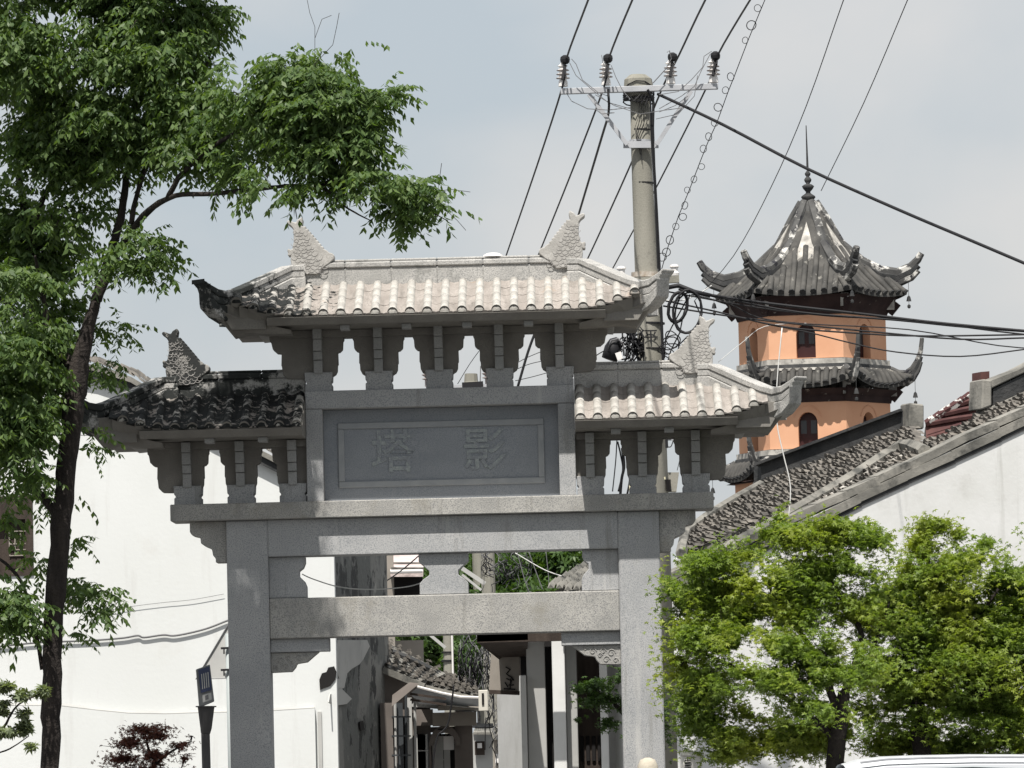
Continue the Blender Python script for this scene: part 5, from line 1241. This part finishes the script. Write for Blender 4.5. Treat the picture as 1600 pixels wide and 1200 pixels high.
bz = [(P(x, y, 44).x, P(x, y, 44).z-.03) for x, y in roofp]
side = [(bz[0][0]-1.0, .30), (bz[0][0]-1.05, .75), (bz[0][0]-.15, .95), bz[0]]+bz[1:-1]+[bz[-1], (bz[-1][0]+.5, .95), (bz[-1][0]+.6, .30)]
part('body', MB().prism(side, 44.0, 45.5), M_car, car, bv=.03)
part('window', MB().prism([(bz[0][0]+.02, .97), (bz[1][0]+.05, bz[1][1]-.03), (bz[4][0], bz[4][1]-.05), (bz[-2][0], bz[-2][1]-.05), (bz[-1][0], .97)], 43.985, 43.999), M_glass, car)
for wx_ in (bz[0][0]-.35, bz[-1][0]+.0):
    for yy in (43.98, 45.3): part('wheel', MB().tube([(wx_, yy, .31), (wx_, yy+.22, .31)], .31, 20), M_void, car)
part('roof_rail', MB().tube([cy(x, y-1.2, .06) for x, y in roofp[1:-1]], .014, 6), M_steel, car)

# ================================================================== big tree at the left
TY = 47.0
def T_(px, py, Y=TY): return P(px, py, Y)
ts = TY/FPX
troot = Vector((T_(80, 1200).x, TY, 0))
ts *= .9
trunk = [([troot, T_(78, 1200), T_(80, 1100), T_(84, 980), T_(92, 850), T_(102, 740), T_(114, 640), T_(122, 580), T_(138, 520)], [.16, 17*ts, 17*ts, 18*ts, 18*ts, 17*ts, 19*ts, 19*ts, 12*ts]),
 ([T_(126, 560), T_(140, 505), T_(158, 450), T_(190, 385), T_(232, 330, 46.6), T_(275, 306, 46.2), T_(330, 303, 45.8), T_(400, 296, 45.4), T_(455, 290, 45.1), T_(500, 291, 44.9)], [14*ts, 11*ts, 9*ts, 7.5*ts, 6*ts, 4.5*ts, 4*ts, 4*ts, 3*ts, 2.4*ts]),
 ([T_(150, 470), T_(172, 400), T_(188, 340), T_(197, 280), T_(205, 210), T_(215, 120), T_(222, 40)], [10*ts, 8*ts, 7*ts, 6*ts, 6*ts, 5*ts, 4*ts]),
 ([T_(112, 575, 47.1), T_(80, 535, 47.3), T_(58, 500, 47.5), T_(44, 440, 47.7), T_(40, 340, 47.8), T_(25, 260, 48)], [13*ts, 11*ts, 11*ts, 9*ts, 8*ts, 5*ts]),
 ([T_(76, 525, 47.3), T_(70, 480, 47.3), T_(60, 430, 47.2), T_(55, 400, 47)], [5*ts, 5*ts, 4*ts, 2*ts]),
 ([T_(60, 505, 47.5), T_(20, 480, 47.7), T_(-20, 455, 47.9)], [6*ts, 5*ts, 4*ts]),
 ([T_(66, 1046), T_(56, 990), T_(38, 920), T_(14, 885), T_(-10, 868)], [4*ts, 4*ts, 3.5*ts, 3*ts, 2*ts]),
 ([T_(85, 800), T_(70, 780), T_(45, 755), T_(10, 720), T_(-20, 700)], [8*ts, 8*ts, 7*ts, 6*ts, 5*ts]),
 ([T_(495, 291, 44.9), T_(515, 300, 44.8), T_(532, 318, 44.8), T_(560, 335, 44.7), T_(580, 345, 44.7)], [2.4*ts, 2*ts, 1.8*ts, 1.5*ts, .8*ts]),
 ([T_(500, 291, 44.9), T_(540, 280, 44.7), T_(600, 300, 44.6), T_(660, 325, 44.6), T_(700, 345, 44.6)], [2.4*ts, 2*ts, 1.6*ts, 1.2*ts, .7*ts]),
 ([T_(262, 310, 46.3), T_(285, 270, 46.1), T_(330, 230, 45.8), T_(400, 190, 45.4), T_(470, 140, 45)], [5*ts, 4.5*ts, 4*ts, 3*ts, 2*ts]),
 ([T_(205, 350, 46.8), T_(215, 300, 46.8), T_(240, 240, 46.7), T_(300, 160, 46.5), T_(330, 80, 46.4)], [5*ts, 4.5*ts, 4*ts, 3*ts, 2*ts]),
 ([T_(445, 291, 45.1), T_(458, 305, 45.1), T_(462, 330, 45.1), T_(464, 342, 45.1)], [1.2*ts, 1*ts, .9*ts, .7*ts]),
 ([T_(45, 440, 47.7), T_(60, 330, 47.5), T_(110, 230, 47.3), T_(140, 120, 47)], [5*ts, 5*ts, 4*ts, 2*ts])]
tb = []
# left main crown
for (x, y, Y, rx, ry, rd, w) in [(40,60,47.2,90,80,.9,1),(150,40,47,90,75,.9,1),(260,50,46.8,80,65,.8,1),(330,20,46.9,40,45,.6,.9),(60,170,47.2,85,65,.8,1),(170,160,47,90,60,.7,1),(280,140,46.6,75,55,.6,1),
      (40,265,47.6,70,50,.7,.9),(130,260,47.3,60,42,.6,.8),(330,190,46.2,60,50,.5,1),(225,225,46.8,60,40,.5,.8),(300,255,46,50,30,.4,.9),(20,350,47.8,60,35,.5,.7),(110,330,47.3,50,22,.4,.6),
      (60,-110,47,140,110,1.0,.8),(220,-90,46.9,140,100,1.0,.8),(300,-110,46.9,70,60,.8,.6),(380,100,45.8,38,35,.4,1),
      # right spreading lobe
      (420,150,45.2,60,55,.35,1.1),(480,120,45,55,50,.35,1.1),(530,110,44.9,45,50,.35,1.1),(520,180,44.8,70,50,.35,1.2),(580,180,44.7,45,40,.3,1.1),(450,220,45,70,45,.35,1.1),(560,240,44.7,60,35,.3,1.1),(380,260,45.4,60,30,.3,1),
      (470,275,45,60,22,.3,1),(600,280,44.6,55,22,.25,1.1),(650,310,44.6,45,20,.25,1),(690,330,44.6,24,17,.2,1),(620,335,44.6,40,18,.2,.9),(700,355,44.6,14,9,.15,.8),(595,320,44.6,30,14,.2,.9),(625,180,44.7,22,14,.2,.7),(638,225,44.7,14,12,.2,.6),(560,70,44.9,20,18,.2,.8),(500,70,45,45,24,.25,1.4),(530,62,44.9,30,14,.2,1.2),
      # lower left clusters
      (15,440,46.6,45,40,.5,.9),(60,560,46.5,50,45,.5,.9),(20,640,46.5,60,50,.5,1),(70,640,46.5,40,35,.4,.8),(10,560,46.6,50,60,.5,.9),(30,720,46.5,45,35,.4,.7),(90,480,46.6,35,18,.3,.5),
      (215,375,46.6,30,18,.2,.8),(235,400,46.6,22,20,.2,.8),(245,440,46.6,16,14,.15,.8),(180,415,46.8,30,20,.2,.6),(165,520,46.8,25,14,.2,.5),(150,590,46.7,16,10,.2,.4),(178,560,46.6,16,9,.15,.3),(140,690,46.7,20,16,.2,.5),(130,770,46.7,12,22,.15,.5),(120,850,46.7,14,14,.15,.5),(110,910,46.7,22,12,.15,.5),
      (140,930,46.7,26,14,.2,.6),(120,985,46.7,16,10,.15,.4),(20,940,46.7,40,22,.25,.7),(40,980,46.7,24,20,.2,.6),(10,890,46.8,30,20,.2,.5),(165,920,46.6,14,7,.1,.5),(160,950,46.6,14,8,.1,.5),(60,880,46.9,25,18,.2,.5),(75,760,46.4,40,30,.3,.7),(120,325,47.2,55,22,.4,.5),(130,470,46.9,20,18,.2,.5),(25,470,47.8,60,60,.5,1.1),(30,580,46.8,60,60,.5,1.1),(20,680,46.8,60,50,.5,1.1),(70,600,46.3,30,40,.3,.8),(60,390,47.8,70,40,.5,.9),(15,780,47,30,40,.4,.5),(20,950,46.7,45,30,.3,.7),(215,100,46.9,90,60,.6,.6),(100,210,47.2,90,50,.6,.7)]:
    if y > 450 and x > 45: Y += 1.0
    if x > 560: x -= 12; y -= 6
    tb.append(B(x, y, Y, rx, ry, rd, w))
# break each blob into sub-clumps so that sky shows between
def clumps(blobs, k, frac, seed, flat=1.0):
    q = np.random.default_rng(seed); o = []
    for c, r_, *w in blobs:
        vol = r_[0]*r_[2]; n = max(2, int(k*vol/.08))
        fr2 = min(frac, .6*r_[0]+.02)
        for _ in range(n):
            d = q.normal(size=3); d /= np.linalg.norm(d); f = q.random()**.45
            o.append((Vector((c[0]+d[0]*f*r_[0], c[1]+d[1]*f*r_[1], c[2]+d[2]*f*r_[2])), (fr2*q.uniform(.7, 1.3), fr2*q.uniform(.7, 1.3), fr2*flat*q.uniform(.6, 1.1)), w[0] if w else 1))
    return o
tcl = clumps(tb, 6.0, .19, 5, .8)
big = make_tree('broadleaf_tree', troot, 'tall dark-trunked tree with drooping green leaves filling the upper left', trunk, tcl, 29000, 'pinnate', M_leafA, seed=8, twigs=420, air=(1.0, .54, 1.25))
# bare twig tips
bt = MB()
for q in (((470,150),(492,100),(492,42),(484,20),(480,0)), ((492,60),(503,30),(518,24)), ((492,100),(520,70),(526,42),(530,20)), ((640,300),(684,300),(688,270),(690,255)), ((670,300),(705,296),(735,300)), ((690,322),(715,345),(728,360))):
    bt.tube([P(x, y, 44.7) for x, y in q], .003, 4)
part('bare_twigs', bt, M_bark, big)

# ================================================================== maples at right
def maple(name, label, cx_, base_y, Y, blobs, n, limbs, seed, m=M_leafB, group=None, s=.037, k=40.0, cf=.115, flat=.34, grow=1.15, air=None):
    blobs = [(a, b, c, d*grow, e*grow, f, g_) for a, b, c, d, e, f, g_ in blobs]; root = Vector((P(cx_, 1200, Y).x, Y, 0)); cl = [B(*b) for b in blobs] if air else clumps([B(*b) for b in blobs], k, cf, seed, flat)
    return make_tree(name, root, label, limbs(root), cl, n, 'star', m, seed=seed, twigs=160, group=group, s=s, jit=.6, air=air)
Ym = 46.0; ms = Ym/FPX
def limbsA(root):
    q = lambda x, y, d=0: P(x, y, Ym+d)
    return [([root, q(1305,1190), q(1312,1140), q(1318,1080)], [.11, 15*ms, 13*ms, 9*ms]), ([q(1312,1120), q(1290,1060), q(1265,1010), q(1230,960), q(1190,900)], [8*ms, 6*ms, 5*ms, 3*ms, 1.5*ms]),
            ([q(1316,1090), q(1345,1010), q(1338,970), q(1305,920), q(1280,870)], [8*ms, 5*ms, 4*ms, 3*ms, 1.5*ms]), ([q(1300,1150), q(1240,1100), q(1180,1060), q(1120,1030), q(1080,1010)], [7*ms, 5*ms, 4*ms, 3*ms, 1.5*ms]),
            ([q(1320,1080), q(1350,1040), q(1370,1000), q(1390,940)], [6*ms, 4*ms, 3*ms, 1.5*ms])]
mA = [(1110,880,46,50,22,.5,1),(1170,860,46,45,24,.4,1),(1230,835,46,50,25,.4,1),(1300,835,46,60,28,.4,1),(1355,845,46,45,22,.4,.9),(1110,930,46.2,60,30,.5,1),(1190,910,46,70,30,.5,1),(1290,900,46,70,35,.5,1),(1340,880,46,40,25,.4,.9),
      (1080,990,46,45,35,.5,.9),(1130,1000,45.8,50,28,.4,.9),(1210,1010,45.6,60,25,.4,1),(1290,1020,45.5,70,30,.4,1),(1250,960,46,60,28,.4,.8),(1170,1060,45.5,60,22,.4,.9),(1250,1060,45.4,80,26,.4,1.1),(1330,1050,45.5,60,28,.4,1),(1270,1110,45.4,60,22,.3,.9),
      (1340,960,46,50,40,.5,1),(1090,1080,46.2,45,40,.5,.8),(1100,1130,46.4,45,35,.4,.8),(1150,1150,46,35,20,.3,.8),(1180,1120,46.4,50,30,.4,.7),(1230,1160,46.4,60,24,.4,.7),(1060,930,46.6,30,50,.4,.8),(1065,1040,46.6,30,60,.4,.9),(1218,815,46.4,16,30,.25,.25),(1200,835,46.4,22,14,.25,.4),(1310,1150,46.3,60,30,.4,.6),(1140,1180,46.2,40,16,.3,.6),(1200,1165,46.6,70,28,.4,.9),(1270,1150,46.7,70,30,.4,.9),(1070,1110,46.9,25,50,.3,.7),(1330,1120,46.7,50,35,.4,.8),(1240,930,46.7,80,50,.4,.8),(1150,960,46.8,70,40,.4,.8),(1100,1055,46.9,55,40,.4,.8)]
maple('green_maple', 'bright green maple with layered leaves just right of the archway column', 1300, 1200, Ym, mA, 165000, limbsA, 41, air=(1.25, .54, 1.6), group='green maples in front of the white gable')
def limbsB(root):
    q = lambda x, y, d=.6: P(x, y, Ym+d)
    return [([root, q(1440,1180), q(1435,1110), q(1425,1050)], [.11, 14*ms, 12*ms, 8*ms]), ([q(1430,1080), q(1415,1010), q(1440,940), q(1450,880), q(1440,830)], [7*ms, 5*ms, 4*ms, 3*ms, 1.4*ms]),
            ([q(1432,1100), q(1480,1040), q(1520,980), q(1560,920)], [7*ms, 5*ms, 4*ms, 2*ms]), ([q(1438,1130), q(1500,1100), q(1560,1070), q(1610,1040)], [6*ms, 5*ms, 4*ms, 2*ms])]
mBb = [(1440,850,46.6,22,28,.3,.9),(1460,820,46.6,30,14,.3,.8),(1455,900,46.6,60,40,.5,1),(1400,940,46.6,50,40,.5,1),(1520,880,46.6,50,25,.4,.9),(1560,900,46.6,40,30,.4,.9),(1590,920,46.6,40,40,.4,.9),(1500,940,46.6,70,45,.5,1),(1570,990,46.6,60,50,.5,1),(1420,1000,46.5,60,45,.5,1),
       (1490,1020,46.4,70,40,.5,1),(1560,1060,46.5,60,45,.5,1),(1430,1070,46.5,60,35,.5,.9),(1500,1100,46.6,70,40,.5,.9),(1580,1120,46.6,60,45,.5,.9),(1400,1120,46.7,50,35,.5,.8),(1450,1150,46.8,60,25,.4,.7),(1540,1160,46.8,60,22,.4,.6),(1640,1000,46.6,60,120,.5,.9),(1590,1170,46.8,30,15,.3,.5),(1370,1030,46.5,40,50,.4,.8),
       (1400,1165,47,50,22,.4,.8),(1480,1170,47.1,60,22,.4,.8),(1560,1150,47.1,60,30,.4,.8),(1460,960,47,80,60,.4,.8),(1530,1030,47.1,80,60,.4,.8),(1495,835,46.6,18,12,.2,.5),(1540,850,46.6,16,10,.2,.5)]
maple('green_maple', 'larger darker green maple filling the right edge behind the silver car', 1440, 1200, Ym+.6, mBb, 195000, limbsB, 42, air=(1.25, .54, 1.6), group='green maples in front of the white gable')
# small maple sprig in front of the white pillars (branch of a low tree inside the arch)
def limbsC(root):
    q = lambda x, y, d=0: P(x, y, 53+d); s3 = 53/FPX
    return [([root, q(1000,1190), q(985,1130), q(960,1100)], [.05, 7*s3, 5*s3, 3*s3]), ([q(985,1130), q(950,1090), q(920,1080)], [3*s3, 2*s3, s3])]
maple('small_maple', 'dark green low branch reaching in front of the white pillars inside the arch', 1005, 1200, 53, [(930,1070,53,32,12,.3,1),(955,1095,53,28,24,.3,1),(925,1098,53,24,14,.3,.9),(905,1078,53,14,8,.2,.7),(950,1130,53,22,12,.2,.8),(970,1060,53,16,22,.3,.8),(905,1125,53,8,6,.1,.4),(1020,1120,53.3,40,60,.4,.8)], 3600, limbsC, 43, m=M_leafD, s=.045, grow=1, air=(1.8, .7, 1.5))
# red maple bush bottom left
def limbsR(root):
    q = lambda x, y: P(x, y, 50); s3 = 50/FPX
    return [([root, q(240,1210), q(243,1190), q(232,1170), q(228,1150)], [.03, 4*s3, 3*s3, 2*s3, 1*s3]), ([q(243,1195), q(262,1178), q(285,1165), q(300,1158)], [2.5*s3, 2*s3, 1.4*s3, .7*s3])]
maple('red_maple_bush', 'low dark red maple with fine leaves against the white wall', 238, 1200, 50, [(225,1140,50,38,12,.3,1),(200,1160,50,30,12,.3,1),(245,1150,50,30,14,.3,1),(195,1185,50,36,14,.3,1),(240,1180,50,34,14,.3,.8),(280,1165,50,22,8,.2,.5),(288,1185,50,16,10,.2,.4),(225,1205,50,60,12,.3,.8),(300,1150,50,8,4,.1,.2)], 4200, limbsR, 44, m=M_leafR, s=.032, grow=1.1, air=(2.5, .75, 2.5))
# pale leafy shrub at bottom left edge
def limbsS(root):
    q = lambda x, y: P(x, y, 45); s3 = 45/FPX
    return [([root, q(-15,1190), q(10,1130), q(30,1100), q(62,1085)], [.02, 2.5*s3, 2*s3, 1.5*s3, 1*s3]), ([q(-15,1180), q(15,1170), q(45,1150)], [1.5*s3, 1.2*s3, .8*s3])]
maple('pale_shrub', 'pale-leaved thin shrub poking in at the bottom left corner', -20, 1200, 45, [(8,1075,45,14,8,.2,1),(8,1100,45,10,14,.2,1),(40,1085,45,24,7,.2,.8),(62,1080,45,12,5,.1,.8),(40,1125,45,20,10,.2,.8),(30,1150,45,26,10,.2,.8),(10,1140,45,14,20,.2,.8),(5,1120,45,10,30,.2,.7),(50,1165,45,10,6,.1,.4)], 520, limbsS, 45, m=leafmat('pale_leaf', (.12,.15,.09), (.22,.26,.15), .3), s=.062, k=6, cf=.06, flat=.7, grow=1)
